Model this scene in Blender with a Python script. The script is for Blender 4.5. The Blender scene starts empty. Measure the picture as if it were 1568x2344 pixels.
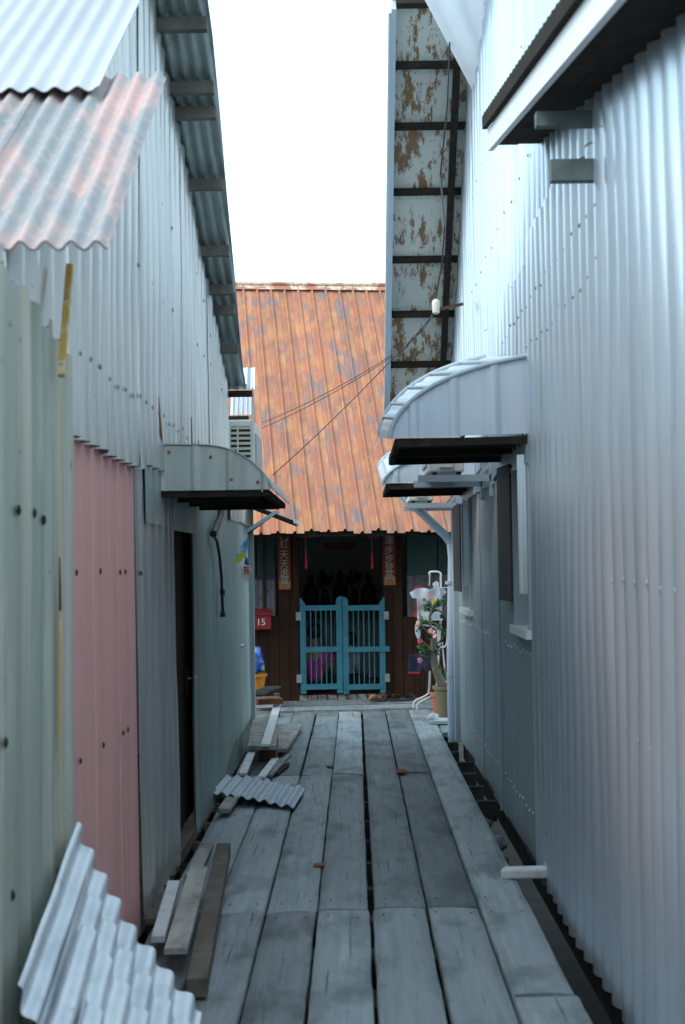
import bpy, bmesh, math, random
from mathutils import Vector, Matrix, noise
R = math.radians
V = Vector
random.seed(7)

# ------------------------------------------------------------------ camera
scene = bpy.context.scene
F, CX, CY, VX, VY, EYE, ROLL = 3255., 784., 1172., 812., 1290., 1.55, R(.8)
_a = V(((VX-CX)/F, -(VY-CY)/F, -1.)).normalized()          # alley direction seen by the lens
_u = V((-math.sin(ROLL), math.cos(ROLL), 0)); _u = (_u - _a*_u.dot(_a)).normalized()
_x = _a.cross(_u)
CAMROT = Matrix((_x, _a, _u))                               # camera -> world
cam_d = bpy.data.cameras.new('camera')
cam = bpy.data.objects.new('camera', cam_d)
scene.collection.objects.link(cam)
cam.matrix_world = Matrix.Translation((0, 0, EYE)) @ CAMROT.to_4x4()
cam_d.sensor_fit = 'VERTICAL'; cam_d.sensor_height = 36; cam_d.lens = 50
cam_d.clip_start = .05; cam_d.clip_end = 2000
cam_d.dof.use_dof = True; cam_d.dof.focus_distance = 15.0; cam_d.dof.aperture_fstop = 4.5
scene.camera = cam

# ------------------------------------------------------------------ world and sun
SUN_EL, SUN_AZ = 42, 236          # azimuth clockwise from +Y: hazy sun behind the camera, over the left-hand roofs
world = bpy.data.worlds.new('World'); scene.world = world; world.use_nodes = True
wn = world.node_tree.nodes; wl = world.node_tree.links
sky = wn.new('ShaderNodeTexSky'); sky.sky_type = 'NISHITA'; sky.sun_disc = False
sky.sun_elevation = R(SUN_EL); sky.sun_rotation = R(SUN_AZ)
sky.air_density = 1.0; sky.dust_density = 3.0; sky.ozone_density = 1.0
cloud = wn.new('ShaderNodeMix'); cloud.data_type = 'RGBA'; cloud.inputs[0].default_value = .8      # even high overcast over the clear sky
wl.new(sky.outputs[0], cloud.inputs[6]); cloud.inputs[7].default_value = (6.6, 8.8, 10.1, 1)
wl.new(cloud.outputs[2], wn['Background'].inputs[0]); wn['Background'].inputs[1].default_value = .10
sun_d = bpy.data.lights.new('sun', 'SUN'); sun_d.energy = .6; sun_d.angle = R(15); sun_d.color = (1, .95, .88)
sun = bpy.data.objects.new('sun', sun_d); scene.collection.objects.link(sun)
_sd = V((math.sin(R(SUN_AZ))*math.cos(R(SUN_EL)), math.cos(R(SUN_AZ))*math.cos(R(SUN_EL)), math.sin(R(SUN_EL))))
sun.rotation_euler = (-_sd).to_track_quat('-Z', 'Y').to_euler()
sun.location = (0, -5, 12)
scene.view_settings.view_transform = 'Standard'; scene.view_settings.look = 'None'
scene.view_settings.gamma = 1; scene.view_settings.exposure = 1.38
scene.cycles.max_bounces = 8

# ------------------------------------------------------------------ measuring helpers
def P(px, py, X=None, Y=None, Z=None):
    d = CAMROT @ V(((px-CX)/F, -(py-CY)/F, -1.))
    t = X/d.x if X is not None else (Y/d.y if Y is not None else (Z-EYE)/d.z)
    return V((0, 0, EYE)) + d*t

# ------------------------------------------------------------------ materials
def mat(name, col, layers=(), rough=.6, metal=0., bump=None, tint=.0, spec=.5, translucent=0.):
    m = bpy.data.materials.new(name); m.use_nodes = True
    nt = m.node_tree; n = nt.nodes; l = nt.links
    b = n['Principled BSDF']
    b.inputs['Roughness'].default_value = rough; b.inputs['Metallic'].default_value = metal
    b.inputs['Specular IOR Level'].default_value = spec
    tc = n.new('ShaderNodeTexCoord'); oi = n.new('ShaderNodeObjectInfo')
    off = n.new('ShaderNodeVectorMath'); off.operation = 'MULTIPLY_ADD'
    cmb = n.new('ShaderNodeCombineXYZ')
    for i in range(3): l.new(oi.outputs['Random'], cmb.inputs[i])
    l.new(cmb.outputs[0], off.inputs[0]); off.inputs[1].default_value = (37, 23, 51); l.new(tc.outputs['Object'], off.inputs[2])
    rgb = n.new('ShaderNodeRGB'); rgb.outputs[0].default_value = (*col, 1)
    cur = rgb.outputs[0]
    for L in layers:
        mp = n.new('ShaderNodeMapping'); mp.inputs['Scale'].default_value = L.get('s', (1, 1, 1))
        l.new(off.outputs[0], mp.inputs[0])
        nz = n.new('ShaderNodeTexNoise'); nz.inputs['Scale'].default_value = L.get('n', 5.)
        nz.inputs['Detail'].default_value = L.get('d', 6.); nz.inputs['Roughness'].default_value = L.get('r', .6)
        nz.inputs['Distortion'].default_value = L.get('w', 0.)
        l.new(mp.outputs[0], nz.inputs[0])
        rp = n.new('ShaderNodeMapRange'); rp.inputs[1].default_value = L['lo']; rp.inputs[2].default_value = L['hi']
        rp.inputs[3].default_value = 0; rp.inputs[4].default_value = L.get('a', 1.)
        l.new(nz.outputs[0], rp.inputs[0])
        mx = n.new('ShaderNodeMix'); mx.data_type = 'RGBA'
        l.new(rp.outputs[0], mx.inputs[0]); l.new(cur, mx.inputs[6]); mx.inputs[7].default_value = (*L['c'], 1)
        cur = mx.outputs[2]
    if tint:
        hs = n.new('ShaderNodeHueSaturation'); mr = n.new('ShaderNodeMapRange')
        mr.inputs[3].default_value = 1-tint; mr.inputs[4].default_value = 1+tint
        l.new(oi.outputs['Random'], mr.inputs[0]); l.new(mr.outputs[0], hs.inputs['Value']); l.new(cur, hs.inputs['Color'])
        cur = hs.outputs[0]
    l.new(cur, b.inputs['Base Color'])
    if bump:
        s, sc, st = bump
        mp = n.new('ShaderNodeMapping'); mp.inputs['Scale'].default_value = s; l.new(off.outputs[0], mp.inputs[0])
        nz = n.new('ShaderNodeTexNoise'); nz.inputs['Scale'].default_value = sc; nz.inputs['Detail'].default_value = 6
        l.new(mp.outputs[0], nz.inputs[0])
        bp = n.new('ShaderNodeBump'); bp.inputs['Strength'].default_value = st; bp.inputs['Distance'].default_value = .01
        l.new(nz.outputs[0], bp.inputs['Height']); l.new(bp.outputs[0], b.inputs['Normal'])
    if translucent:
        tr = n.new('ShaderNodeBsdfTranslucent'); l.new(cur, tr.inputs[0])
        ms = n.new('ShaderNodeMixShader'); ms.inputs[0].default_value = translucent
        l.new(b.outputs[0], ms.inputs[1]); l.new(tr.outputs[0], ms.inputs[2]); l.new(ms.outputs[0], n['Material Output'].inputs[0])
    return m

VS = (1, 1, .06)                                            # stretched upright: run-off streaks
MT = {}
MT['zinc'] = mat('pale_zinc', (.71, .70, .67), [dict(s=VS, n=14, lo=.42, hi=.75, c=(.48, .49, .47), a=.8), dict(n=1.6, lo=.45, hi=.75, c=(.56, .57, .55), a=.7), dict(s=(1, 1, .02), n=11, lo=.60, hi=.68, c=(.36, .28, .19), a=.5), dict(n=30, lo=.66, hi=.74, c=(.24, .23, .21), a=.6)], rough=.33, metal=.7, tint=.10, bump=((1, 1, .3), 8, .12))
MT['zinc_blue'] = mat('blue_grey_zinc', (.64, .72, .79), [dict(s=VS, n=14, lo=.42, hi=.75, c=(.47, .54, .62), a=.75), dict(n=1.4, lo=.45, hi=.75, c=(.54, .60, .66), a=.7), dict(s=(1, 1, .02), n=10, lo=.61, hi=.69, c=(.36, .30, .26), a=.6), dict(n=28, lo=.68, hi=.76, c=(.28, .28, .29), a=.5)], rough=.33, metal=.7, tint=.07, bump=((1, 1, .3), 8, .12))
MT['awning_blue'] = mat('pale_blue_awning_sheet', (.56, .61, .67), [dict(s=VS, n=8, lo=.45, hi=.75, c=(.44, .50, .57), a=.7), dict(n=24, lo=.66, hi=.74, c=(.34, .33, .33), a=.5)], rough=.45, metal=.15)
MT['awning_grey'] = mat('grey_awning_sheet', (.46, .48, .45), [dict(s=VS, n=8, lo=.42, hi=.70, c=(.30, .33, .31), a=.8), dict(n=20, lo=.64, hi=.74, c=(.24, .20, .16), a=.6)], rough=.45, metal=.2)
MT['zinc_fine'] = mat('dull_fine_zinc', (.36, .42, .45), [dict(s=VS, n=18, lo=.4, hi=.75, c=(.25, .30, .33), a=.8), dict(n=2, lo=.45, hi=.8, c=(.30, .29, .31), a=.6)], rough=.5, metal=.3, tint=.05)
MT['zinc_green'] = mat('weathered_green_grey_zinc', (.58, .56, .47), [dict(s=(1, 1, .02), n=12, lo=.40, hi=.60, c=(.35, .39, .35), a=.95), dict(s=(1, 1, .02), n=7, lo=.50, hi=.64, c=(.33, .28, .15), a=.75), dict(s=(1, 1, .2), n=5, lo=.55, hi=.75, c=(.64, .65, .60), a=.6), dict(n=22, lo=.66, hi=.74, c=(.10, .09, .07), a=.7)], rough=.5, metal=.25, tint=.08)
MT['zinc_dark'] = mat('dull_galvanised_sheet', (.42, .50, .48), [dict(s=VS, n=12, lo=.4, hi=.75, c=(.29, .37, .36), a=.75), dict(n=3, lo=.5, hi=.8, c=(.35, .38, .36), a=.6), dict(s=(1, 1, .02), n=12, lo=.62, hi=.68, c=(.26, .20, .14), a=.5)], rough=.42, metal=.4, tint=.08)
MT['zinc_new'] = mat('bright_zinc', (.56, .59, .63), [dict(n=3, lo=.45, hi=.75, c=(.44, .48, .54), a=.7)], rough=.35, metal=.4, tint=.05)
MT['oldwhite'] = mat('chalky_white_sheet', (.45, .455, .465), [dict(s=(1, .2, .2), n=6, lo=.45, hi=.7, c=(.35, .37, .40), a=.7)], rough=.75, spec=.2, tint=.05)
MT['offcut'] = mat('blue_grey_offcut', (.40, .48, .55), [dict(n=5, lo=.45, hi=.7, c=(.30, .37, .43), a=.7), dict(n=12, lo=.62, hi=.72, c=(.34, .28, .24), a=.5)], rough=.5, metal=.2)
MT['loose'] = mat('loose_sheet_zinc', (.62, .65, .69), [dict(n=4, lo=.45, hi=.7, c=(.38, .43, .49), a=.8), dict(n=9, lo=.62, hi=.72, c=(.42, .34, .29), a=.7)], rough=.45, metal=.3, tint=.06)
MT['pink'] = mat('pink_paint', (.71, .35, .32), [dict(s=VS, n=9, lo=.42, hi=.72, c=(.56, .26, .25), a=.7), dict(n=2, lo=.45, hi=.75, c=(.62, .34, .325), a=.7), dict(s=(1, 1, .15), n=16, lo=.60, hi=.72, c=(.70, .44, .43), a=.6), dict(n=35, lo=.66, hi=.74, c=(.2, .1, .1), a=.7)], rough=.6, tint=.06)
MT['fibre'] = mat('pinkish_fibre_cement', (.50, .33, .31), [dict(s=(1, .5, .5), n=5, lo=.35, hi=.52, c=(.26, .28, .29), a=.95), dict(n=22, lo=.5, hi=.72, c=(.56, .38, .33), a=.6), dict(n=45, lo=.58, hi=.70, c=(.18, .18, .18), a=.6)], rough=.9, bump=((1, 1, 1), 30, .4), tint=.08)
MT['whitesheet'] = mat('white_translucent_sheet', (.86, .88, .9), [dict(n=3, lo=.5, hi=.8, c=(.74, .77, .82), a=.6)], rough=.5, translucent=.55)
MT['rust'] = mat('rusted_roof_paint', (.41, .16, .09), [dict(s=(1.6, 1, 1), n=2.2, d=3, lo=.46, hi=.62, c=(.49, .225, .105), a=.85), dict(s=(2, 1, 1), n=2.3, d=3, lo=.48, hi=.62, c=(.27, .135, .10), a=.85), dict(s=(1.5, .8, .8), n=2.2, d=3, lo=.565, hi=.64, c=(.215, .16, .16), a=.9), dict(s=(1, .04, .04), n=30, lo=.4, hi=.8, c=(.32, .14, .09), a=.4), dict(s=(1, .1, .1), n=60, lo=.55, hi=.7, c=(.46, .30, .23), a=.5)], rough=.75, spec=.25, tint=.08, bump=((1, .2, .2), 60, .1))
MT['rustcap'] = mat('rusted_ridge', (.36, .15, .09), [dict(s=(.5, 1, 1), n=6, lo=.5, hi=.58, c=(.70, .58, .45), a=.8), dict(n=30, lo=.5, hi=.6, c=(.34, .16, .10), a=.6)], rough=.75)
MT['soffit'] = mat('rust_flecked_soffit', (.56, .56, .52), [dict(n=1.5, lo=.5, hi=.8, c=(.40, .44, .44), a=.7), dict(s=(3.2, .9, .9), n=3.4, d=10, r=.80, lo=.512, hi=.535, c=(.20, .095, .03), a=.95), dict(s=(3.2, .9, .9), n=3.4, d=10, r=.80, lo=.60, hi=.66, c=(.28, .13, .03), a=.8), dict(n=34, lo=.64, hi=.67, c=(.16, .08, .04), a=.9)], rough=.6, tint=.08)
MT['deck'] = mat('weathered_deck_wood', (.245, .275, .29), [dict(s=(1, .06, 1), n=26, lo=.38, hi=.70, c=(.165, .188, .20), a=.7), dict(s=(1, .5, 1), n=4.2, d=7, lo=.48, hi=.64, c=(.10, .12, .125), a=.8), dict(s=(1, .12, 1), n=11, lo=.56, hi=.70, c=(.34, .355, .365), a=.6), dict(s=(1, .02, 1), n=70, lo=.62, hi=.68, c=(.06, .065, .07), a=.85), dict(n=60, lo=.66, hi=.74, c=(.06, .055, .05), a=.6)], rough=.7, spec=.35, tint=.36, bump=((1, .05, 1), 70, .6))
MT['joist'] = mat('dark_joist_wood', (.055, .055, .052), [dict(n=6, lo=.4, hi=.7, c=(.025, .024, .022))], rough=.95, spec=.08)
MT['palewood'] = mat('pale_bare_wood', (.35, .335, .31), [dict(s=(1, .2, 1), n=14, lo=.4, hi=.7, c=(.20, .185, .17), a=.85), dict(n=9, lo=.52, hi=.68, c=(.10, .085, .075), a=.8)], rough=.85, tint=.18, bump=((1, .15, 1), 40, .5))
MT['whitewood'] = mat('whitewashed_wood', (.60, .60, .60), [dict(n=12, lo=.5, hi=.7, c=(.40, .38, .37), a=.7)], rough=.8, tint=.1)
MT['brownwood'] = mat('old_brown_timber', (.115, .095, .078), [dict(s=(1, .1, 1), n=20, lo=.4, hi=.7, c=(.07, .05, .035), a=.9), dict(n=5, lo=.5, hi=.75, c=(.22, .18, .14), a=.6)], rough=.85, tint=.15, bump=((1, .1, 1), 50, .5))
MT['redwood'] = mat('red_brown_timber', (.22, .085, .04), [dict(n=8, lo=.4, hi=.7, c=(.10, .04, .02))], rough=.8)
MT['housewood'] = mat('dark_stained_boards', (.045, .020, .011), [dict(s=(1, 1, .05), n=20, lo=.4, hi=.75, c=(.022, .010, .006), a=.9), dict(n=4, lo=.55, hi=.75, c=(.06, .028, .016), a=.6)], rough=.7, spec=.15, tint=.2)
MT['darkdoor'] = mat('dark_brown_door', (.045, .03, .022), [dict(s=VS, n=12, lo=.4, hi=.7, c=(.025, .016, .012))], rough=.85, spec=.08)
MT['darksteel'] = mat('dark_teal_shutter', (.045, .055, .055), [dict(s=VS, n=10, lo=.4, hi=.7, c=(.025, .03, .03))], rough=.6)
MT['stub'] = mat('dark_teal_beam', (.13, .17, .165), [dict(n=9, lo=.45, hi=.7, c=(.08, .105, .10))], rough=.7)
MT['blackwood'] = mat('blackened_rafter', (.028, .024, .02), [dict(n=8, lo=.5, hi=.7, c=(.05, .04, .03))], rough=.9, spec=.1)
MT['purlin'] = mat('grey_brown_purlin', (.17, .15, .13), [dict(n=8, lo=.4, hi=.7, c=(.09, .075, .06))], rough=.85, tint=.2)
MT['white'] = mat('white_paint', (.78, .79, .80), [dict(n=7, lo=.55, hi=.75, c=(.60, .60, .58), a=.6)], rough=.45, tint=.03)
MT['rackwhite'] = mat('dull_white_tube', (.52, .53, .54), [dict(n=14, lo=.5, hi=.7, c=(.38, .37, .35), a=.7)], rough=.45)
MT['acwhite'] = mat('aged_white_enamel', (.74, .74, .70), [dict(n=5, lo=.5, hi=.75, c=(.60, .59, .53), a=.6)], rough=.4)
MT['greypaint'] = mat('blue_grey_paint', (.40, .47, .52), [dict(s=VS, n=10, lo=.45, hi=.75, c=(.30, .37, .43), a=.7)], rough=.45)
MT['pvc'] = mat('blue_grey_pipe', (.46, .54, .63), [dict(s=VS, n=10, lo=.5, hi=.75, c=(.36, .43, .52), a=.6)], rough=.35)
MT['teal'] = mat('teal_gate_paint', (.030, .165, .215), [dict(n=9, lo=.45, hi=.68, c=(.02, .105, .145), a=.85), dict(n=30, lo=.62, hi=.70, c=(.10, .11, .10), a=.8)], rough=.6)
MT['steel'] = mat('bare_steel', (.40, .44, .46), [dict(n=12, lo=.5, hi=.7, c=(.24, .22, .2), a=.6)], rough=.4, metal=.7)
MT['black'] = mat('black_rubber', (.012, .012, .012), rough=.6)
MT['iron'] = mat('rusty_iron', (.10, .05, .03), [dict(n=20, lo=.45, hi=.6, c=(.05, .03, .02))], rough=.8, metal=.2)
MT['rustred'] = mat('rust_red_strap', (.34, .10, .05), [dict(n=12, lo=.5, hi=.7, c=(.22, .07, .04))], rough=.8)
MT['ochre'] = mat('ochre_flaking_batten', (.62, .38, .10), [dict(n=14, lo=.5, hi=.6, c=(.70, .55, .35)), dict(n=30, lo=.6, hi=.7, c=(.25, .14, .06))], rough=.85)
MT['red'] = mat('red_paper', (.19, .013, .011), [dict(n=5, lo=.5, hi=.75, c=(.14, .01, .009))], rough=.7)
MT['gold'] = mat('gold_print', (.36, .20, .03), [dict(n=60, lo=.45, hi=.55, c=(.30, .06, .02))], rough=.5)
MT['ink'] = mat('pale_gold_lettering', (.36, .36, .27), rough=.55)
MT['mail'] = mat('red_enamel', (.28, .02, .02), [dict(n=9, lo=.5, hi=.75, c=(.20, .014, .014))], rough=.45)
MT['lettering'] = mat('white_lettering', (.72, .70, .64), rough=.6)
MT['orange'] = mat('orange_plastic', (.75, .26, .02), [dict(n=6, lo=.5, hi=.8, c=(.62, .2, .02))], rough=.4)
MT['bluebag'] = mat('blue_plastic_bag', (.02, .10, .42), [dict(n=9, lo=.55, hi=.62, c=(.45, .52, .60)), dict(n=5, lo=.5, hi=.7, c=(.01, .05, .22), a=.6)], rough=.3)
MT['curtain'] = mat('patterned_curtain', (.26, .23, .27), [dict(n=16, lo=.60, hi=.64, c=(.30, .07, .08)), dict(n=11, lo=.64, hi=.67, c=(.12, .16, .10))], rough=.9)
MT['curtain2'] = mat('grey_brown_curtain', (.17, .14, .15), [dict(n=14, lo=.5, hi=.7, c=(.10, .075, .075))], rough=.9)
MT['green'] = mat('dark_green_shutter', (.012, .045, .035), rough=.5)
MT['inner'] = mat('dim_plaster', (.50, .50, .44), rough=.9)
MT['dark'] = mat('near_black', (.02, .016, .013), rough=.7)  # one even near-black for the altar pieces and the room ceiling
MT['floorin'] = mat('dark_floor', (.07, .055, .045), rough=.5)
MT['shirtw'] = mat('white_cotton', (.50, .52, .57), [dict(n=7, lo=.5, hi=.8, c=(.42, .44, .50), a=.6)], rough=.9, bump=((1, 1, 1), 9, .5))
MT['navy'] = mat('navy_cotton', (.018, .022, .055), rough=.9, bump=((1, 1, 1), 12, .4))
MT['redcloth'] = mat('red_cotton', (.42, .02, .02), rough=.9)
MT['bluecloth'] = mat('blue_cotton', (.03, .08, .22), rough=.9)
MT['yellow'] = mat('yellow_print', (.62, .46, .05), rough=.8)
MT['pinkprint'] = mat('salmon_print', (.66, .30, .24), rough=.8)
MT['tealprint'] = mat('dark_teal_print', (.05, .16, .15), rough=.8)
MT['skyblue'] = mat('sky_blue_cloth', (.05, .28, .55), [dict(n=8, lo=.5, hi=.6, c=(.5, .6, .65))], rough=.85)
MT['yellowgreen'] = mat('yellow_green_cloth', (.50, .50, .03), rough=.85)
MT['flagwhite'] = mat('flag_white', (.72, .58, .58), rough=.85)
MT['terracotta'] = mat('terracotta', (.42, .14, .07), [dict(n=8, lo=.5, hi=.7, c=(.32, .12, .08))], rough=.85)
MT['olive'] = mat('olive_glazed_clay', (.20, .17, .09), [dict(n=5, lo=.5, hi=.7, c=(.14, .12, .06))], rough=.5)
MT['soil'] = mat('soil', (.04, .03, .02), rough=1)
MT['bark'] = mat('grey_bark', (.16, .14, .11), [dict(n=20, lo=.4, hi=.65, c=(.08, .07, .05))], rough=.9)
MT['leaf'] = mat('green_leaf', (.045, .14, .045), [dict(n=9, lo=.5, hi=.7, c=(.03, .09, .03))], rough=.45, translucent=.2)
MT['petal'] = mat('pink_petal', (.78, .30, .32), [dict(n=25, lo=.45, hi=.6, c=(.80, .55, .52))], rough=.6, translucent=.2)
MT['petalred'] = mat('red_pink_petal', (.70, .07, .12), rough=.6, translucent=.2)
MT['magenta'] = mat('magenta_shirt', (.52, .05, .26), [dict(n=14, lo=.5, hi=.75, c=(.40, .035, .20))], rough=.9)
MT['paleshirt'] = mat('pale_lilac_shirt', (.40, .38, .44), rough=.9)
MT['skin'] = mat('skin', (.38, .20, .13), rough=.55)
MT['hair'] = mat('black_hair', (.012, .01, .01), rough=.5)
MT['shorts'] = mat('dark_trousers', (.03, .03, .035), rough=.9)
MT['sandal'] = mat('dark_sandal_rubber', (.03, .022, .02), rough=.7)
MT['cable'] = mat('dark_cable', (.02, .022, .028), rough=.5)
MT['ceramic'] = mat('cream_ceramic', (.66, .62, .50), rough=.3)
MT['stain_tile'] = mat('grimy_tile', (.16, .13, .11), [dict(n=20, lo=.45, hi=.6, c=(.34, .32, .30))], rough=.6, tint=.4)
MT['mud'] = mat('wet_mud', (.022, .02, .018), [dict(n=3, lo=.45, hi=.7, c=(.035, .032, .028))], rough=.9, spec=.1, bump=((1, 1, 1), 6, .5))
MT['rock'] = mat('grey_rubble', (.16, .17, .18), [dict(n=9, lo=.4, hi=.7, c=(.08, .085, .09))], rough=.9)
MT['washer'] = mat('grey_washer', (.22, .22, .24), rough=.5)
MT['washerpale'] = mat('pale_washer', (.55, .60, .64), rough=.45)

# ------------------------------------------------------------------ object helpers
COL = scene.collection
ROOTLOC = {}
def root(name, loc, label=None, cat=None, group=None, kind=None):
    o = bpy.data.objects.new(name, None); COL.objects.link(o); o.location = loc; o.empty_display_size = .1
    return tag(o, label, cat, group, kind)
def tag(o, label=None, cat=None, group=None, kind=None):
    if label: o['label'] = label
    if cat: o['category'] = cat
    if group: o['group'] = group
    if kind: o['kind'] = kind
    return o
def wloc(o):
    p = V((0, 0, 0))
    while o is not None:
        p += V(o.location); o = o.parent
    return p

class MB:
    def __init__(s): s.v = []; s.f = []
    def add(s, vs, fs):
        k = len(s.v); s.v += [V(v) for v in vs]; s.f += [tuple(i+k for i in f) for f in fs]; return s
    def hexa(s, c):                                        # 8 corners: bottom ring then top ring
        return s.add(c, [(0, 3, 2, 1), (4, 5, 6, 7), (0, 1, 5, 4), (1, 2, 6, 5), (2, 3, 7, 6), (3, 0, 4, 7)])
    def box(s, lo, hi):
        x0, y0, z0 = lo; x1, y1, z1 = hi
        return s.hexa([(x0, y0, z0), (x1, y0, z0), (x1, y1, z0), (x0, y1, z0), (x0, y0, z1), (x1, y0, z1), (x1, y1, z1), (x0, y1, z1)])
    def obox(s, o, ex, ey, ez):                            # corner and three edge vectors
        o, ex, ey, ez = V(o), V(ex), V(ey), V(ez)
        return s.hexa([o, o+ex, o+ex+ey, o+ey, o+ez, o+ex+ez, o+ex+ey+ez, o+ey+ez])
    def bar(s, p0, p1, w, h, up=(0, 0, 1)):
        p0, p1, up = V(p0), V(p1), V(up); d = (p1-p0).normalized(); sd = d.cross(up).normalized(); u = sd.cross(d)
        o = p0 - sd*w/2 - u*h/2
        return s.obox(o, sd*w, p1-p0, u*h)
    def tube(s, pts, r, n=8, caps=True):
        pts = [V(p) for p in pts]; k = len(s.v); m = len(pts)
        rr = r if isinstance(r, (list, tuple)) else [r]*m
        ref = V((0, 0, 1)); prev = None
        for i, p in enumerate(pts):
            d = (pts[min(i+1, m-1)] - pts[max(i-1, 0)]).normalized()
            if prev is None:
                a = d.cross(ref if abs(d.z) < .95 else V((1, 0, 0))).normalized()
            else:
                a = (prev - d*prev.dot(d)).normalized()
            prev = a; b = d.cross(a)
            for j in range(n):
                t = 2*math.pi*j/n
                s.v.append(p + (a*math.cos(t) + b*math.sin(t))*rr[i])
        for i in range(m-1):
            for j in range(n):
                q = (j+1) % n
                s.f.append((k+i*n+j, k+i*n+q, k+(i+1)*n+q, k+(i+1)*n+j))
        if caps:
            s.f.append(tuple(k+j for j in range(n))[::-1]); s.f.append(tuple(k+(m-1)*n+j for j in range(n)))
        return s
    def lathe(s, prof, c, n=20):
        c = V(c); k = len(s.v); m = len(prof)
        for r, z in prof:
            for j in range(n):
                t = 2*math.pi*j/n; s.v.append(c + V((r*math.cos(t), r*math.sin(t), z)))
        for i in range(m-1):
            for j in range(n):
                q = (j+1) % n; s.f.append((k+i*n+j, k+i*n+q, k+(i+1)*n+q, k+(i+1)*n+j))
        s.f.append(tuple(k+j for j in range(n))[::-1]); s.f.append(tuple(k+(m-1)*n+j for j in range(n)))
        return s
    def prism(s, poly, o, ex, ey, depth):                  # outline in the (ex, ey) plane, pushed along depth
        o, ex, ey, depth = V(o), V(ex), V(ey), V(depth); n = len(poly)
        a = [o + ex*p[0] + ey*p[1] for p in poly]
        return s.add(a + [q+depth for q in a], [tuple(range(n))[::-1], tuple(range(n, 2*n))] + [(i, (i+1) % n, (i+1) % n + n, i+n) for i in range(n)])
    def build(s, name, m, parent=None, smooth=False, recalc=True, label=None):
        if parent is not None: org = wloc(parent)
        else:
            xs = [v.x for v in s.v]; ys = [v.y for v in s.v]; zs = [v.z for v in s.v]
            org = V(((min(xs)+max(xs))/2, (min(ys)+max(ys))/2, min(zs)))
        me = bpy.data.meshes.new(name); me.from_pydata([tuple(v-org) for v in s.v], [], s.f); me.update()
        if recalc:
            bm = bmesh.new(); bm.from_mesh(me); bmesh.ops.recalc_face_normals(bm, faces=bm.faces); bm.to_mesh(me); bm.free()
        if smooth:
            me.polygons.foreach_set('use_smooth', [True]*len(me.polygons))
            try: me.set_sharp_from_angle(angle=R(50))
            except Exception: pass
        me.materials.append(MT[m])
        o = bpy.data.objects.new(name, me); COL.objects.link(o)
        if parent is not None: o.parent = parent
        else: o.location = org
        if label: o['label'] = label
        return o

def sheet(f, nu, nv, th, mb=None):
    """solid bent sheet: f(u, v) on 0..1 squared, thickness th"""
    mb = mb or MB(); g = []
    for j in range(nv+1):
        for i in range(nu+1): g.append(V(f(i/nu, j/nv)))
    W = nu+1
    def at(i, j): return g[max(0, min(nv, j))*W + max(0, min(nu, i))]
    bk = []
    for j in range(nv+1):
        for i in range(nu+1):
            n = (at(i+1, j)-at(i-1, j)).cross(at(i, j+1)-at(i, j-1))
            n = n.normalized() if n.length > 1e-9 else V((0, 0, 1))
            bk.append(at(i, j) - n*th)
    N = len(g); fs = []
    for j in range(nv):
        for i in range(nu):
            a, b, c, d = j*W+i, j*W+i+1, (j+1)*W+i+1, (j+1)*W+i
            fs += [(a, b, c, d), (N+d, N+c, N+b, N+a)]
    for i in range(nu):
        fs += [(i+1, i, N+i, N+i+1), (nv*W+i, nv*W+i+1, N+nv*W+i+1, N+nv*W+i)]
    for j in range(nv):
        fs += [(j*W, (j+1)*W, N+(j+1)*W, N+j*W), ((j+1)*W+nu, j*W+nu, N+j*W+nu, N+(j+1)*W+nu)]
    return mb.add(g + bk, fs)

def wob(x, y, s, seed=0.): return noise.noise(V((x*s, y*s, seed)))
def rib(t, w=.22):                                        # raised rib with sloped sides, t in periods
    t = abs((t % 1.) - .5)
    return max(0., min(1., (w-t)/(w*.45)))
def cval(v, y): return v(y) if callable(v) else v

def wall_sheets(parent, X, sgn, y0, y1, zlo, zhi, m, pitch=.19, amp=.033, width=.76, prof='sine', name='wall_sheet', seed=0, jag=.012, lean=0., ph=0.):
    """row of upright corrugated sheets along Y; sgn=+1 when the alley is on the +X side"""
    n = max(1, round((y1-y0)/width)); w = (y1-y0)/n; out = []
    rnd = random.Random(seed)
    for k in range(n):
        a, b = y0 + k*w - (.02 if k else 0), y0 + (k+1)*w
        off = sgn*(.005*(k % 2) + rnd.uniform(0, .003)); dz0 = rnd.uniform(-jag, jag); dz1 = rnd.uniform(-jag, jag)
        tilt = rnd.uniform(-.004, .004); per = 18 if prof == 'sine' else 12
        nu = max(4, int((b-a)/pitch*per))
        def f(u, v, a=a, b=b, off=off, dz0=dz0, dz1=dz1, tilt=tilt):
            y = a + (b-a)*u; z0 = cval(zlo, y)+dz0; z1 = cval(zhi, y)+dz1*.4; z = z0 + (z1-z0)*v
            c = 2*abs(math.cos(math.pi*(y/pitch+ph)))**.62-1 if prof == 'sine' else 2*rib(y/pitch+ph)-1
            x = X + off + sgn*(amp*c + .010*wob(y, z, 1.1, seed) + .004*wob(y, z, 4., seed+3)) + lean*(2.0-z)
            return (x, y + tilt*(z-1), z)
        out.append(sheet(f, nu, 10, .002).build(name, m, parent, smooth=True))
    return out

def screws(parent, pts, nrm, m='washer', r=.012, name='screws', rise=.006):
    mb = MB(); nrm = V(nrm).normalized()
    a = nrm.cross(V((0, 0, 1))); a = a.normalized() if a.length > .1 else V((1, 0, 0)); b = nrm.cross(a)
    for p in pts:
        p = V(p); k = len(mb.v); n = 7
        ring = [p + (a*math.cos(2*math.pi*j/n) + b*math.sin(2*math.pi*j/n))*r for j in range(n)]
        top = [q + nrm*rise - (q-p)*.45 for q in ring]
        mb.add(ring + top, [(j, (j+1) % n, (j+1) % n+n, j+n) for j in range(n)] + [tuple(range(n, 2*n))])
    o = mb.build(name, m, parent); o['kind'] = 'stuff'; return o

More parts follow.
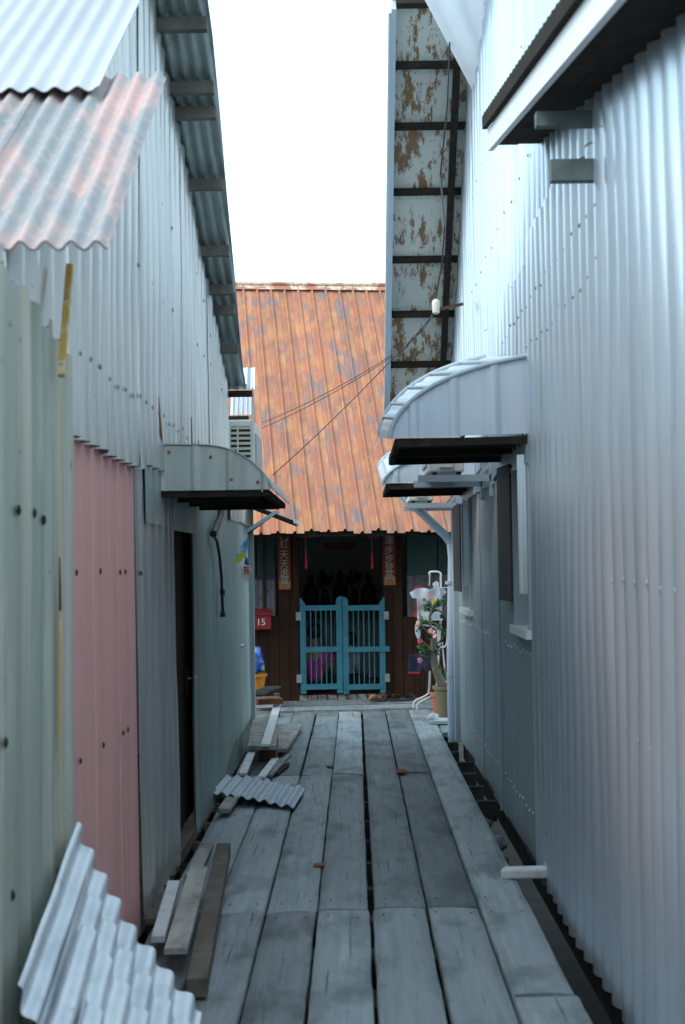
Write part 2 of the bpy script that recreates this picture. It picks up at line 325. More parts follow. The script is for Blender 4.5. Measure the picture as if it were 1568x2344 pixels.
def text_part(body, name, size, o, ex, ey, m, parent, extrude=.002):
    """flat lettering standing at o, reading along ex, upright along ey, centred"""
    cu = bpy.data.curves.new('lettering', 'FONT'); cu.body = body; cu.size = size; cu.align_x = 'CENTER'; cu.align_y = 'CENTER'
    cu.extrude = extrude; cu.offset = .0
    t = bpy.data.objects.new('lettering', cu); COL.objects.link(t)
    dg = bpy.context.evaluated_depsgraph_get(); dg.update()
    me = bpy.data.meshes.new_from_object(t.evaluated_get(dg))
    bpy.data.objects.remove(t); bpy.data.curves.remove(cu)
    ex, ey = V(ex).normalized(), V(ey).normalized(); ez = ex.cross(ey); org = wloc(parent)
    for v in me.vertices: v.co = V(o) + ex*v.co.x + ey*v.co.y + ez*v.co.z - org
    me.materials.clear(); me.materials.append(MT[m]); me.name = name
    ob = bpy.data.objects.new(name, me); COL.objects.link(ob); ob.parent = parent
    return ob

XL, XR = -.95, .93                                        # the two alley walls
PI2 = 2*math.pi

# ================================================================== setting: mud and boardwalk
mb = MB(); mb.add([(-400, -400, -1.7), (400, -400, -1.7), (400, 800, -1.7), (-400, 800, -1.7)], [(0, 1, 2, 3)])
tag(mb.build('ground', 'mud', recalc=False), kind='structure')

mb = MB()
for x in (-.62, .62): mb.box((x-.06, -4, -.36), (x+.06, 16.4, -.20))
walk = tag(mb.build('boardwalk', 'joist'), kind='structure')
def plank(x0, x1, y0, y1, seed, m='deck', zt=0., th=.045, parent=None, name='plank', yend=None):
    """weathered board with worn, slightly wavy edges; yend(x) bends the far end"""
    rnd = random.Random(seed); n = 28; mb = MB(); rings = []
    z0 = zt + rnd.uniform(-.006, .004); tw = rnd.uniform(-.004, .004); cup = rnd.uniform(-.002, .003)
    for i in range(n+1):
        t = i/n; ring = []
        for (u, z) in ((0, -th), (0, -.008), (.03, -.0015), (.25, cup), (.5, cup*1.5), (.75, cup), (.97, -.0015), (1, -.008), (1, -th)):
            e = yend(x0+(x1-x0)*u) if yend else y1
            y = y0 + (e-y0)*t
            xx = x0 + (x1-x0)*u
            if u < .1 or u > .9:
                xx += .0045*wob(y, u, 3.2, seed) + .0025*wob(y, u, 17, seed+9)
                zz = z0 + z - (.0 if z < -.02 else max(0, .006*wob(y, u, 9, seed+4)))
            else: zz = z0 + z + .0025*wob(y, xx, 2.5, seed)
            zz += tw*(u-.5)*2 + .006*wob(y, 0, .7, seed+20)
            ring.append((xx, y + (.006*wob(xx, seed, 14) if i in (0, n) else 0), zz))
        rings.append(ring)
    k = len(rings[0])
    vs = [p for r in rings for p in r]; fs = []
    for i in range(n):
        for j in range(k):
            q = (j+1) % k; fs.append((i*k+j, i*k+q, (i+1)*k+q, (i+1)*k+j))
    fs += [tuple(range(k))[::-1], tuple(n*k+j for j in range(k))]
    return mb.add(vs, fs).build(name, m, parent, smooth=True)
END = lambda x: 14.99 + .145*x
seams = [-.905, -.656, -.42, -.183, .055, .30, .54, .775]
rows = [(-4.2, -2.1), (-2.1, 2.2), (2.2, 6.43), (6.43, 10.55), (10.55, None)]
rj = random.Random(3)
for r, (ya, yb) in enumerate(rows):
    for k in range(7):
        if r in (2, 3) and k == 6: continue
        sh = rj.uniform(-.008, .008); dya = rj.uniform(-.02, .02) + .02*(k-3); dyb = .02*(k-3)
        g0, g1 = rj.uniform(.004, .009), rj.uniform(.004, .010)
        plank(seams[k]+g0+sh, seams[k+1]-g1+sh, ya+.02*(k-3)+.004, (yb if yb else 15)+.02*(k-3)-.006, 11*r+k+1, parent=walk, yend=END if yb is None else None)
plank(.547, .782, 2.2, 5.16, 71, parent=walk, zt=-.004); plank(.546, .770, 5.175, 10.6, 72, parent=walk, zt=.002)
plank(.785, 1.02, 13.15, 15.1, 75, parent=walk, zt=-.012)
for i, y in enumerate([x*.62+.3 for x in range(-6, 24)]):  # joists whose ends show in the gap beside the boards
    MB().box((-.97, y, -.19), (rj.choice((.86, .90, .93)) if y > 9 else rj.choice((.70, .73)), y+.07, -.055 if y > 9 else -.07)).build('joist', 'joist', walk)
nails = []
for yn in (-1.95, -2.25, 2.05, 2.35, 4.3, 6.29, 6.57, 8.5, 10.41, 10.69, 12.7, 14.75):
    for k in range(7):
        for xo in (.05, .19): nails.append((seams[k]+xo+rj.uniform(-.015, .015), yn+.02*(k-3)+rj.uniform(-.03, .03), .0045))
screws(walk, nails, (0, 0, 1), 'iron', .006, name='nail_heads', rise=.003)
for y in (1, 4.4, 7.8, 11.2, 14.6):
    for x in (-.62, .62): MB().tube([(x+.12, y, -1.75), (x+.12, y, -.06)], .075, 10).build('stilt', 'joist', walk, smooth=True)

# ================================================================== the house across the end of the alley
AL = R(7.0); HO = V((.06, 16.2, 0)); HX = V((math.cos(AL), math.sin(AL), 0)); HN = V((math.sin(AL), -math.cos(AL), 0)); UZ = V((0, 0, 1))
def h(x, off, z): return HO + HX*x + HN*off + UZ*z
def HP(px, py, off=0.):
    d = CAMROT @ V(((px-CX)/F, -(py-CY)/F, -1.)); o = V((0, 0, EYE)); q = HO + HN*off
    return o + d*((q-o).dot(HN)/d.dot(HN))
def HL(px, py, off=0.):
    p = HP(px, py, off) - HO; return p.dot(HX), p.z
def hbox(mb, x0, x1, o0, o1, z0, z1): return mb.obox(h(x0, o0, z0), HX*(x1-x0), HN*(o1-o0), UZ*(z1-z0))

house = root('wooden_house', h(0, 0, 0), 'dark brown wooden house with a steep rust-orange metal roof closing the alley', 'house')
# front wall of upright boards, round the doorway and the windows
dx0, dz1 = HL(680, 1250)[0], 2.25
dx1 = HL(878, 1250)[0]
lw0, lz0 = HL(545, 1412); lw1 = HL(632, 1412)[0]; lwz1 = 2.05
rw0 = HL(934, 1400)[0]; rw1 = HL(1075, 1400)[0]; rz0 = HL(934, 1412)[1]
rb = random.Random(5); x = -2.7
while x < 2.7:
    w = .118; a, b = x+.0025, x+w-.0025; c = (a+b)/2; o = rb.uniform(-.004, .004)
    spans = [(0.0, 2.5)]
    if dx0 < c < dx1: spans = [(2.12, 2.5)]
    elif lw0 < c < lw1: spans = [(0.0, lz0), (lwz1, 2.5)]
    elif rw0 < c < rw1: spans = [(0.0, rz0), (lwz1, 2.5)]
    for z0, z1 in spans: hbox(MB(), a, b, -.035, o, z0, z1).build('wall_board', 'housewood', house)
    x += w
hbox(MB(), -2.7, 2.7, -.075, -.04, -.3, 0).build('base_board', 'housewood', house)
for a in (dx0-.055, dx1-.005): hbox(MB(), a, a+.06, -.12, .028, 0, 2.3).build('door_post', 'housewood', house)
for a in (lw0, rw0):                                       # shuttered windows: dark green above, curtain below
    b = lw1 if a == lw0 else rw1; ws, wz = (lw0, lz0) if a == lw0 else (rw0, rz0)
    zc = HL(600, 1322)[1] if a == lw0 else HL(970, 1312)[1]
    win = hbox(MB(), a, b, -.10, -.085, wz, lwz1).build('window', 'black', house)
    for s_ in (0, 1): hbox(MB(), a+(b-a)*s_/2+.006, a+(b-a)*(s_+1)/2-.006, -.055, -.035, zc-.02, lwz1).build('shutter', 'green', win)
    def fc(u, v, a=a, b=b, wz=wz, zc=zc): return h(a + (b-a)*u, -.06 + .012*math.sin(u*42) + .006*math.sin(u*17+2), wz + (zc-wz)*v)
    sheet(fc, 60, 3, .003).build('curtain', 'curtain' if a == lw0 else 'curtain2', win, smooth=True)
    if a == lw0:
        for i in (.22, .68): hbox(MB(), a+(b-a)*i, a+(b-a)*i+.028, -.04, .004, wz, lwz1).build('window_bar', 'darkdoor', win)
# threshold: sill beam and a row of grimy tiles under the gate
hbox(MB(), dx0-.05, dx1+.05, -.3, .012, -.02, .075).build('door_sill', 'housewood', house)
for i in range(9):
    a = dx0-.01 + i*(dx1-dx0+.02)/9; hbox(MB(), a+.004, a+(dx1-dx0)/9-.006, .014, .022, .002, .073).build('sill_tile', 'stain_tile', house)
# room behind the doorway
hbox(MB(), -2.6, 2.6, -2.5, -.12, -.06, .06).build('room_floor', 'floorin', house)
hbox(MB(), -2.6, 2.6, -2.6, -2.5, -.06, 2.75).build('room_back_wall', 'inner', house)
for sx in (-2.7, 2.6): hbox(MB(), sx, sx+.1, -5.0, -.04, -.1, 2.5).build('side_wall', 'housewood', house)
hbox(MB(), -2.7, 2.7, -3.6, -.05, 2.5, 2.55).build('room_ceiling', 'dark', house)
# roof: rusted ribbed sheets, ridge cap, rear slope, eave beam
EO, EZ, RO, RZ = .92, 1.885, -2.6, 5.22
sl = V((0, 0, 0)); ups = (HN*(RO-EO) + UZ*(RZ-EZ)); upn = HX.cross(ups).normalized()
RP = .181
def roof_sheet(k):
    x0 = -2.896 + k*RP; x1 = x0 + RP + .012
    ee = random.Random(k+40).uniform(-.006, .006)
    def f(u, v):
        xx = x0 + (x1-x0)*u; t = (xx/RP) % 1.; d = abs(t-.5)
        hh = .026*max(0, min(1, (.115-d)/.06)) + .0012*max(0, 1-abs(d-.30)/.03)
        return h(xx, EO, EZ) + ups*(v*.995 + ee*(1-v)) + upn*(hh*1.35 + .006*(k % 2) + .003*wob(xx, v*5, 2.))
    return sheet(f, 34, 6, .003).build('roof_sheet', 'rust', house, smooth=False)
for k in range(31): roof_sheet(k)
for k in range(7):
    x0 = -2.7 + k*.724
    MB().obox(h(x0, RO, RZ+.0), HX*.722, HN*-3.3 + UZ*-3.1, UZ*.01).build('rear_roof_sheet', 'rust', house)
mb = MB(); capd = ups.normalized()
mb.obox(h(-2.72, RO, RZ)+upn*.034 - capd*.115, HX*5.5, capd*.125, upn*.006)
mb.tube([h(-2.72, RO, RZ)+upn*.05, h(2.75, RO, RZ)+upn*.05], .026, 10)
mb.build('ridge_cap', 'rustcap', house)
MB().bar(h(-2.7, EO-.10, EZ+.005), h(2.7, EO-.10, EZ+.005), .06, .09).build('eave_beam', 'blackwood', house)
for xx in (-2.2, -1.5, -.8, -.1, .6, 1.3, 2.0):
    MB().bar(h(xx, EO-.14, EZ+.0), h(xx, RO+.1, RZ-.22), .05, .09).build('rafter', 'blackwood', house)
# red couplet strips each side of the doorway
def couplet(px0, px1, yb, chars, ys, label):
    x0, z0 = HL(px0, yb, .03); x1 = HL(px1, yb, .03)[0]
    c = root('couplet_banner', h((x0+x1)/2, .03, z0), label, 'banner')
    hbox(MB(), x0, x1, .029, .034, z0, 2.08).build('paper', 'red', c)
    hbox(MB(), x0+.012, x1-.005, .035, .037, z0+.004, z0+.10).build('gold_motif', 'gold', c)
    for ch, y in zip(chars, ys):
        zc = HL(px0, y, .03)[1]; text_part(ch, 'character', .108, h((x0+x1)/2, .037, zc), HX, UZ, 'ink', c)
couplet(637, 666, 1350, '門紅天天進寶', (1227, 1247, 1271, 1292, 1312, 1330), 'red couplet strip with pale brush characters left of the turquoise gate')
couplet(877, 906, 1340, '鴻運步步登高', (1214, 1238, 1260, 1280, 1300, 1318), 'red couplet strip with pale brush characters right of the turquoise gate')
# signboard, hanging tassels, lantern bases
a = HL(744, 1258, -1.6); b = HL(812, 1240, -1.6)
c = root('signboard', h((a[0]+b[0])/2, -1.6, a[1]), 'dim dark red lettered signboard high inside the doorway', 'sign')
hbox(MB(), a[0], b[0], -1.62, -1.6, a[1], b[1]).build('board', 'red', c)
text_part('天官賜福', 'characters', .085, h((a[0]+b[0])/2, -1.597, (a[1]+b[1])/2), HX, UZ, 'gold', c)
for px, w in ((700, 'left'), (851, 'right')):
    x_, zt = HL(px, 1240, .35); c = root('paper_lantern', h(x_, .35, zt-.2), 'red paper lantern with a tassel tucked under the roof edge, %s of the two' % w, 'lantern', 'lanterns under the eave')
    mb = MB(); ctr = h(x_, .35, zt+.16)
    mb.lathe([(.03, -.12), (.07, -.11), (.10, -.06), (.11, 0), (.10, .06), (.07, .11), (.03, .12)], ctr, 16); mb.build('shade', 'red', c, smooth=True)
    MB().tube([ctr+V((0, 0, -.12)), ctr+V((0, 0, -.27))], [.004, .003], 6).build('cord', 'gold', c)
    MB().tube([ctr+V((0, 0, -.26)), ctr+V((0, 0, -.27)), ctr+V((0, 0, -.46))], [.006, .011, .013], 8).build('tassel', 'redcloth', c)
# altar in the room
c = root('altar_table', h(.02, -2.0, .06), 'dark altar table in the dim room behind the gate', 'table')
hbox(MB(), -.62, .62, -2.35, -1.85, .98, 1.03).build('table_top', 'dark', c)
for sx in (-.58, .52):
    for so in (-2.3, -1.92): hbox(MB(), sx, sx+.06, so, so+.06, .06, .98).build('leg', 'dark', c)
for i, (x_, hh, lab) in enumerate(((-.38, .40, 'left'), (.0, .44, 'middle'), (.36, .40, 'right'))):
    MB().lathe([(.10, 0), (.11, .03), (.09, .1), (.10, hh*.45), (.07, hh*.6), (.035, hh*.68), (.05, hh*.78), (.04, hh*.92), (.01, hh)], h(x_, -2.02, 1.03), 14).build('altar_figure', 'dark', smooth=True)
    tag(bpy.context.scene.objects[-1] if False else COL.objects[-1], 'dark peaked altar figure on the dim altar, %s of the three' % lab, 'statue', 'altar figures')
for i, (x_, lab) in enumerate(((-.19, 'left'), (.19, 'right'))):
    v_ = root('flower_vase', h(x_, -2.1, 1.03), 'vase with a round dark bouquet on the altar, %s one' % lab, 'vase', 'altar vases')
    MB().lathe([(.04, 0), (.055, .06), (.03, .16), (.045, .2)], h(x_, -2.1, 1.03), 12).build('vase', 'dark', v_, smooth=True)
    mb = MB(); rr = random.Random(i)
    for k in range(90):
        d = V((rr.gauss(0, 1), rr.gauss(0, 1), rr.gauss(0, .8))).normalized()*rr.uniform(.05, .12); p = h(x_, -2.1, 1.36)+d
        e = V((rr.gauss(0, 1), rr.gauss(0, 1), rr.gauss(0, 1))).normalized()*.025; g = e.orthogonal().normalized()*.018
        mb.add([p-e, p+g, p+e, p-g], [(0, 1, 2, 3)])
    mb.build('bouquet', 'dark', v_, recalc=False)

# turquoise gate: two leaves hung in the doorway
def leaf(pl, pr, side):
    xa = HL(pl, 1480, .05)[0]; xb = HL(pr, 1480, .05)[0]; zb = HL(pl, 1588, .05)[1]; zt = HL(pl, 1386, .05)[1]
    g = root('gate_leaf', h((xa+xb)/2, .05, zb), 'turquoise barred gate leaf, the %s half of the pair' % side, 'gate', 'gate leaves')
    o0, o1 = .042, .078; sw = .064; hinge_left = side == 'left'
    for i, xs in enumerate((xa, xb-sw)):
        outer = (i == 0) == hinge_left; pk = .085
        if outer:
            q = [(0, 0), (sw, 0), (sw, zt-zb+.0), (sw*.98, zt-zb+.012), (.012, zt-zb+pk), (0, zt-zb+pk)]
            if not hinge_left: q = [(sw-p[0], p[1]) for p in q]
        else:
            cs = [(0, zt-zb+.02)] + [(0, zt-zb+.05), (.006, zt-zb+.07), (.022, zt-zb+.088), (.05, zt-zb+.098), (sw, zt-zb+.1)]
            q = [(0, 0), (sw, 0)] + cs[::-1] if hinge_left else [(sw, 0), (0, 0)] + [(sw-p[0], p[1]) for p in cs[::-1]]
        MB().prism(q, h(xs, o0, zb), HX, UZ, HN*(o1-o0)).build('stile', 'teal', g)
    for zc in (zb+.075, (zb+zt)/2, zt-.03):
        hbox(MB(), xa+.003, xb-.003, o0+.004, o1+.006, zc-.03, zc+.03).build('rail', 'teal', g)
    for i in range(5):
        xx = xa+sw + (xb-xa-2*sw)*(i+1)/6
        MB().tube([h(xx, .06, zb+.05), h(xx, .06, zt-.02)], .0065, 8).build('bar', 'teal', g, smooth=True)
    for zc in (zb+.17, zt-.12):
        e = xa-.045 if hinge_left else xb-.012
        hbox(MB(), e, e+.057, o0-.012, o0+.046, zc-.045, zc+.045).build('hinge', 'steel', g)
    if not hinge_left: hbox(MB(), xb-.05, xb+.045, o1+.004, o1+.018, (zb+zt)/2-.03, (zb+zt)/2+.03).build('latch', 'teal', g)
leaf(687, 783, 'left'); leaf(784.5, 881, 'right')

# letter box with house number
a = HL(574, 1441, .12); b = HL(620, 1403, .12)
c = root('letter_box', h((a[0]+b[0])/2, .1, a[1]), 'red metal letter box numbered 15 on the brown wall', 'letter box')
hbox(MB(), a[0], b[0], .005, .13, a[1], b[1]).build('body', 'mail', c)
MB().prism([(0, 0), (.155, -.02), (.155, .0), (0, .045)], h(a[0]-.008, .003, b[1]+.002), HN, UZ, HX*(b[0]-a[0]+.016)).build('lid', 'mail', c)
text_part('15', 'number', .105, h((a[0]+b[0])/2+.002, .131, (a[1]+b[1])/2-.012), HX, UZ, 'lettering', c)

# cross boards and sandals before the door
MB().obox(h(-1.7, .62, -.045), HX*3.4, HN*.42, UZ*.052).build('plank', 'deck', walk)
MB().obox(h(-1.7, .03, -.045), HX*3.4, HN*.58, UZ*.06).build('plank', 'deck', walk)
def sandal(px, py, rot, m, lab):
    p = HP(px, py, .32); p.z = .017; s_ = root('sandal', p, lab, 'sandal', 'sandals at the doorstep')
    ca, sa = math.cos(rot), math.sin(rot); ex = V((ca, sa, 0)); ey = V((-sa, ca, 0))
    out = [(-.035, -.11), (.03, -.115), (.04, -.03), (.05, .06), (.03, .12), (-.02, .125), (-.045, .07), (-.035, -.02)]
    MB().prism(out, p, ex, ey, UZ*.022).build('sole', 'sandal', s_)
    def f(u, v): t = math.pi*u; return p + ex*(.047*math.cos(t)) + ey*(.02+.06*v) + UZ*(.02+.045*math.sin(t))
    sheet(f, 10, 2, .004).build('strap', m, s_, smooth=True)
for i, (px, py, r_, m, lab) in enumerate(((859, 1606, .2, 'orange', 'sandal with an orange strap by the door sill'), (874, 1608, -.1, 'redcloth', 'dark red strapped sandal by the door sill'), (893, 1607, .6, 'sandal', 'dark sandal midway between the gate and the clothes rack'), (908, 1606, .3, 'sandal', 'dark sandal turned aside nearest the brown door post'), (936, 1603, -.4, 'sandal', 'dark sandal against the wall beside the clothes rack'))):
    sandal(px, py, r_, m, lab)

# people sitting on the room floor behind the gate
def skinned(name, joints, edges, m, parent, sub=2):
    org = wloc(parent)
    me = bpy.data.meshes.new(name); me.from_pydata([tuple(V(j[0])-org) for j in joints], edges, []); me.update()
    o = bpy.data.objects.new(name, me); COL.objects.link(o)
    md = o.modifiers.new('skin', 'SKIN'); md.use_smooth_shade = True
    for i, j in enumerate(joints):
        sv = me.skin_vertices[0].data[i]; sv.radius = (j[1], j[2] if len(j) > 2 else j[1]); sv.use_root = (i == 0)
    sb = o.modifiers.new('sub', 'SUBSURF'); sb.levels = sub; sb.render_levels = sub
    dg = bpy.context.evaluated_depsgraph_get(); dg.update()
    m2 = bpy.data.meshes.new_from_object(o.evaluated_get(dg)); bpy.data.objects.remove(o)
    m2.materials.clear(); m2.materials.append(MT[m]); m2.name = name
    m2.polygons.foreach_set('use_smooth', [True]*len(m2.polygons))
    q = bpy.data.objects.new(name, m2); COL.objects.link(q); q.parent = parent; return q
def sitter(x_, off, s, yaw, shirt, label, fl=.06):
    base = h(x_, off, fl); r_ = root('person', base, label, 'person', 'people sitting indoors')
    ca, sa = math.cos(yaw), math.sin(yaw); fx = HX*ca - HN*-sa; fy = HX*-sa*-1 + HN*-ca     # fy: the way the person faces
    fx = fy.cross(UZ)
    def q(a, b, c): return base + fx*a*s + fy*b*s + UZ*c*s
    J = [(q(0, 0, .13), .13*s, .11*s), (q(0, -.02, .28), .12*s, .10*s), (q(0, .0, .44), .14*s, .10*s), (q(0, .03, .55), .055*s), (q(0, .05, .62), .05*s),
         (q(0, .075, .70), .075*s, .09*s), (q(0, .08, .79), .07*s, .085*s),
         (q(.17, .02, .50), .055*s), (q(.22, .05, .30), .043*s), (q(.14, .25, .20), .033*s), (q(.09, .31, .19), .026*s),
         (q(-.17, .02, .50), .055*s), (q(-.22, .05, .30), .043*s), (q(-.14, .25, .20), .033*s), (q(-.09, .31, .19), .026*s),
         (q(.10, .03, .11), .09*s), (q(.30, .28, .10), .065*s), (q(.02, .36, .06), .045*s), (q(-.06, .38, .05), .035*s),
         (q(-.10, .03, .11), .09*s), (q(-.30, .30, .10), .065*s), (q(-.02, .44, .06), .045*s), (q(.06, .46, .05), .035*s)]
    E_ = [(0, 1), (1, 2), (2, 3), (3, 4), (4, 5), (5, 6), (2, 7), (7, 8), (8, 9), (9, 10), (2, 11), (11, 12), (12, 13), (13, 14), (0, 15), (15, 16), (16, 17), (17, 18), (0, 19), (19, 20), (20, 21), (21, 22)]
    skinned('body', J, E_, 'skin', r_)
    T = [(q(0, -.005, .10), .165*s, .14*s), (q(0, -.02, .28), .15*s, .13*s), (q(0, .0, .44), .165*s, .125*s), (q(0, .02, .53), .08*s, .075*s),
         (q(.175, .02, .50), .075*s), (q(.215, .045, .36), .065*s), (q(-.175, .02, .50), .075*s), (q(-.215, .045, .36), .065*s)]
    skinned('shirt', T, [(0, 1), (1, 2), (2, 3), (2, 4), (4, 5), (2, 6), (6, 7)], shirt, r_)
    L = [(q(0, .02, .12), .15*s, .13*s), (q(.12, .05, .12), .105*s), (q(.30, .28, .105), .078*s), (q(-.12, .05, .12), .105*s), (q(-.30, .30, .105), .078*s)]
    skinned('trousers', L, [(0, 1), (1, 2), (0, 3), (3, 4)], 'shorts', r_)
    mb = MB(); ctr = q(0, .065, .765); prof = []
    for i in range(9):
        t = -math.pi*.35 + (math.pi*.85)*i/8; prof.append((max(.004, .098*s*math.cos(t)), .112*s*math.sin(t)))
    mb.lathe(prof, ctr - fy*.012*s, 16).build('hair', 'hair', r_, smooth=True)
    mb = MB()
    mb.lathe([(.006*s, -.02*s), (.012*s, -.008*s), (.004*s, .02*s)], q(0, .175, .72), 8).build('nose', 'skin', r_, smooth=True)
    for e in (-.03, .03): MB().lathe([(.002, -.006*s), (.008*s, 0), (.002, .006*s)], q(e, .162, .745), 8).build('eye', 'hair', r_, smooth=True)
    for e in (-.08, .08): MB().lathe([(.004*s, -.03*s), (.012*s, 0), (.006*s, .03*s)], q(e, .07, .725), 8).build('ear', 'skin', r_, smooth=True)
    MB().bar(q(-.025, .168, .675), q(.025, .168, .675), .008*s, .008*s).build('mouth', 'redcloth', r_)
sx_, sz_ = HL(722, 1560, -.55)
sitter(HL(720, 1560, -.55)[0], -.55, .92, .25, 'magenta', 'person in a magenta top sitting on the floor behind the gate')
sitter(HL(800, 1560, -.75)[0]-.02, -.75, .78, 1.1, 'paleshirt', 'person in a pale top sitting behind the middle of the gate')

# ================================================================== left house
lh = root('corrugated_house', (XL-1.5, 7, 0), 'pale corrugated metal house along the left side with a pink board panel', 'house')
WL = (P(350, 50, X=XL), P(510, 850, X=XL)); lsl = (WL[1].z-WL[0].z)/(WL[1].y-WL[0].y)
nb, nt_ = P(215, 550, X=-.70), P(350, 185, X=-.70); nsl = (nt_.z-nb.z)/(nt_.y-nb.y)
def zfar(y): return WL[0].z + lsl*(y-WL[0].y)
def znear(y): return nb.z + nsl*(y-nb.y)
yr = (WL[0].z - lsl*WL[0].y - nb.z + nsl*nb.y)/(nsl-lsl); zr = zfar(yr)     # ridge
YE = 10.62
def ztop(y): return (znear(y) if y < yr else zfar(y)) - .035
ZN = 2.42
wall_sheets(lh, XL, 1, 3.86, 10.6, lambda y: 1.99 if y < 6.25 else 2.02, ztop, 'zinc', seed=1)
wall_sheets(lh, XL-.02, 1, .4, 3.86, 1.6, lambda y: ZN, 'zinc', seed=2)
wall_sheets(lh, XL+.012, 1, 6.35, 8.25, 1.745, 2.16, 'zinc_dark', seed=3, pitch=.095, amp=.008, width=.95)
wall_sheets(lh, XL, 1, 10.6, 12.75, 1.9, 2.62, 'zinc', seed=4)
wall_sheets(lh, XL+.035, 1, .4, 4.59, -.05, lambda y: 2.30 - .11*max(-.3, y-3.82) + (.03 if (y/.19) % 1 < .5 else 0), 'zinc_green', seed=6, amp=.024, pitch=.15, width=1.20, name='green_wall_sheet', lean=-.004)
wall_sheets(lh, XL, 1, 6.22, 7.46, .03, 2.08, 'zinc', seed=7, pitch=.20, amp=.010, prof='rib', width=.62, lean=.012)
wall_sheets(lh, XL, 1, 8.26, 12.7, -.02, 2.1, 'zinc_dark', seed=8, pitch=.16, amp=.008, prof='rib', width=.9, lean=.004)
for i, (a, b) in enumerate(((12.70, 12.76), (12.79, 12.86))):
    MB().box((XL-.02, a, -.02), (XL+.045-.006*i, b, 2.1)).build('corner_trim', 'white' if i else 'zinc_dark', lh)
# pink boards
pd = MB().box((XL-.05, 4.66, -.05), (XL-.035, 6.25, 2.05)).build('pink_panel', 'pink', lh, label='pink painted board panel')
for i, (a, b) in enumerate(((4.56, 5.20), (5.21, 5.74), (5.75, 6.205))):
    def f(u, v, a=a, b=b):
        y = a + (b-a)*u; z = -.03 + 2.06*v; e = min(u, 1-u)*(b-a)
        return (XL-.012 - .014*max(0, 1-e/.012) + .004*wob(y, z, 1.6) + .008*(2-z), y, z)
    sheet(f, 26, 8, .012).build('board', 'pink', pd, smooth=True)
pts = [P(px, py, X=XL+.006) for px, py in ((174, 1311), (229, 1308), (274, 1310), (286, 1309), (322, 1312), (183, 1742), (236, 1706), (281, 1678), (292, 1670), (326, 1655))]
screws(lh, pts, (1, 0, 0), 'blackwood', .013)
# dark brown door set back beside a bluish curtain
dr = MB().box((XL-.09, 7.44, .06), (XL-.055, 9.1, 1.85)).build('door', 'darkdoor', lh, label='dark brown plank door')
for i in range(9): MB().box((XL-.054, 7.66+i*.15, .08), (XL-.046, 7.80+i*.15, 1.75)).build('door_board', 'darkdoor', dr)
hp_ = P(433, 1553, X=XL-.03)
MB().tube([hp_+V((-.02, 0, 0)), hp_+V((.03, 0, 0)), hp_+V((.035, .03, .01)), hp_+V((.035, .09, .012))], .009, 8).build('handle', 'steel', dr, smooth=True)
MB().box((XL-.044, hp_.y-.03, hp_.z-.1), (XL-.036, hp_.y+.03, hp_.z+.05)).build('lock_plate', 'iron', dr)
def f(u, v): return (XL-.03 + .008*math.sin(u*26), 7.47 + (.05+.20*(1-v))*u + .16*(1-v)*(1 if u > .3 else 0)*0, .08 + 1.6*v)
sheet(f, 24, 8, .003).build('door_curtain', 'zinc_dark', dr, smooth=True)
MB().box((XL-.1, 7.44, .0), (XL+.02, 8.26, .05)).build('door_sill', 'brownwood', lh)
# near slope: fibre-cement sheets below, zinc sheets above
def slope_sheet(parent, m, xa, xb, ya, yb, fz, pitch, amp, lift=0., name='roof_sheet', th=.004, seed=0, nv=6):
    n = max(6, int(abs(xb-xa)/pitch*10)); sl_ = (fz(yb)-fz(ya))/(yb-ya); nn = V((0, -sl_, 1)).normalized()
    def f(u, v):
        xx = xa + (xb-xa)*u; y = ya + (yb-ya)*v
        return V((xx, y + .006*wob(xx, 3, 5, seed)*(1 if v < .5 else -1), fz(y))) + nn*(amp*math.cos(PI2*xx/pitch) + lift + .004*wob(xx, y, 1.5, seed))
    return sheet(f, n, nv, th).build(name, m, parent, smooth=True)
for i, (a, b) in enumerate(((-1.12, -.66), (-1.55, -1.09), (-2.0, -1.52), (-2.5, -1.97))):
    slope_sheet(lh, 'fibre', a, b, nb.y-.02, nt_.y+.06, znear, .069, .013, .01*(i % 2), th=.008, seed=i)
for i, (a, b) in enumerate(((-1.5, -.86), (-2.15, -1.47), (-2.6, -2.1))):
    slope_sheet(lh, 'oldwhite', a, b, nt_.y-.16, yr+.03, znear, .078, .009, .034+.006*(i % 2), seed=i+5)
# far slope over the alley wall, with its purlins
Xo0, Xo1 = -.665, -.80
def far_edge(y): return Xo0 + (Xo1-Xo0)*max(0, min(1, (y-6.9)/3.5))
def fsheet(k, xa, fb, y0, y1, m):
    def f(u, v):
        y = y0 + (y1-y0)*v; xb = fb(y); xx = xa + (xb-xa)*u
        return V((xx, y, zfar(y) + .013*math.cos(PI2*xx/.062) + .003*k))
    return sheet(f, max(10, int((fb(y0)-xa)/.062*9)), 6, .002).build('roof_sheet', m, lh, smooth=True)
for k, (y0, y1) in enumerate(((yr-.02, 7.9), (7.78, 9.3), (9.18, YE+.05))):
    fsheet(k, -1.35, far_edge, y0, y1, 'zinc_dark'); fsheet(k, -2.6, lambda y: -1.3, y0, y1, 'zinc_dark')
for py in (60, 205, 262, 425, 577, 665, 712, 800):
    # purlin height found along the underside of the slope
    lo, hi = 5.8, 10.7
    for _ in range(40):
        md = (lo+hi)/2; pj = CAMROT.transposed() @ (V((-.82, md, zfar(md)-.06)) - V((0, 0, EYE)))
        yy = CY - F*pj.y/-pj.z
        if yy < py: lo = md
        else: hi = md
    y = lo; e = far_edge(y) - .015
    MB().bar((-2.5, y, zfar(y)-.055), (e, y, zfar(y)-.055), .055, .062).build('purlin', 'purlin', lh)
MB().obox((-2.6, yr-.12, zr-.02), (1.92, 0, 0), (0, .26, -.02), (0, 0, .05)).build('ridge_cap', 'zinc_new', lh)
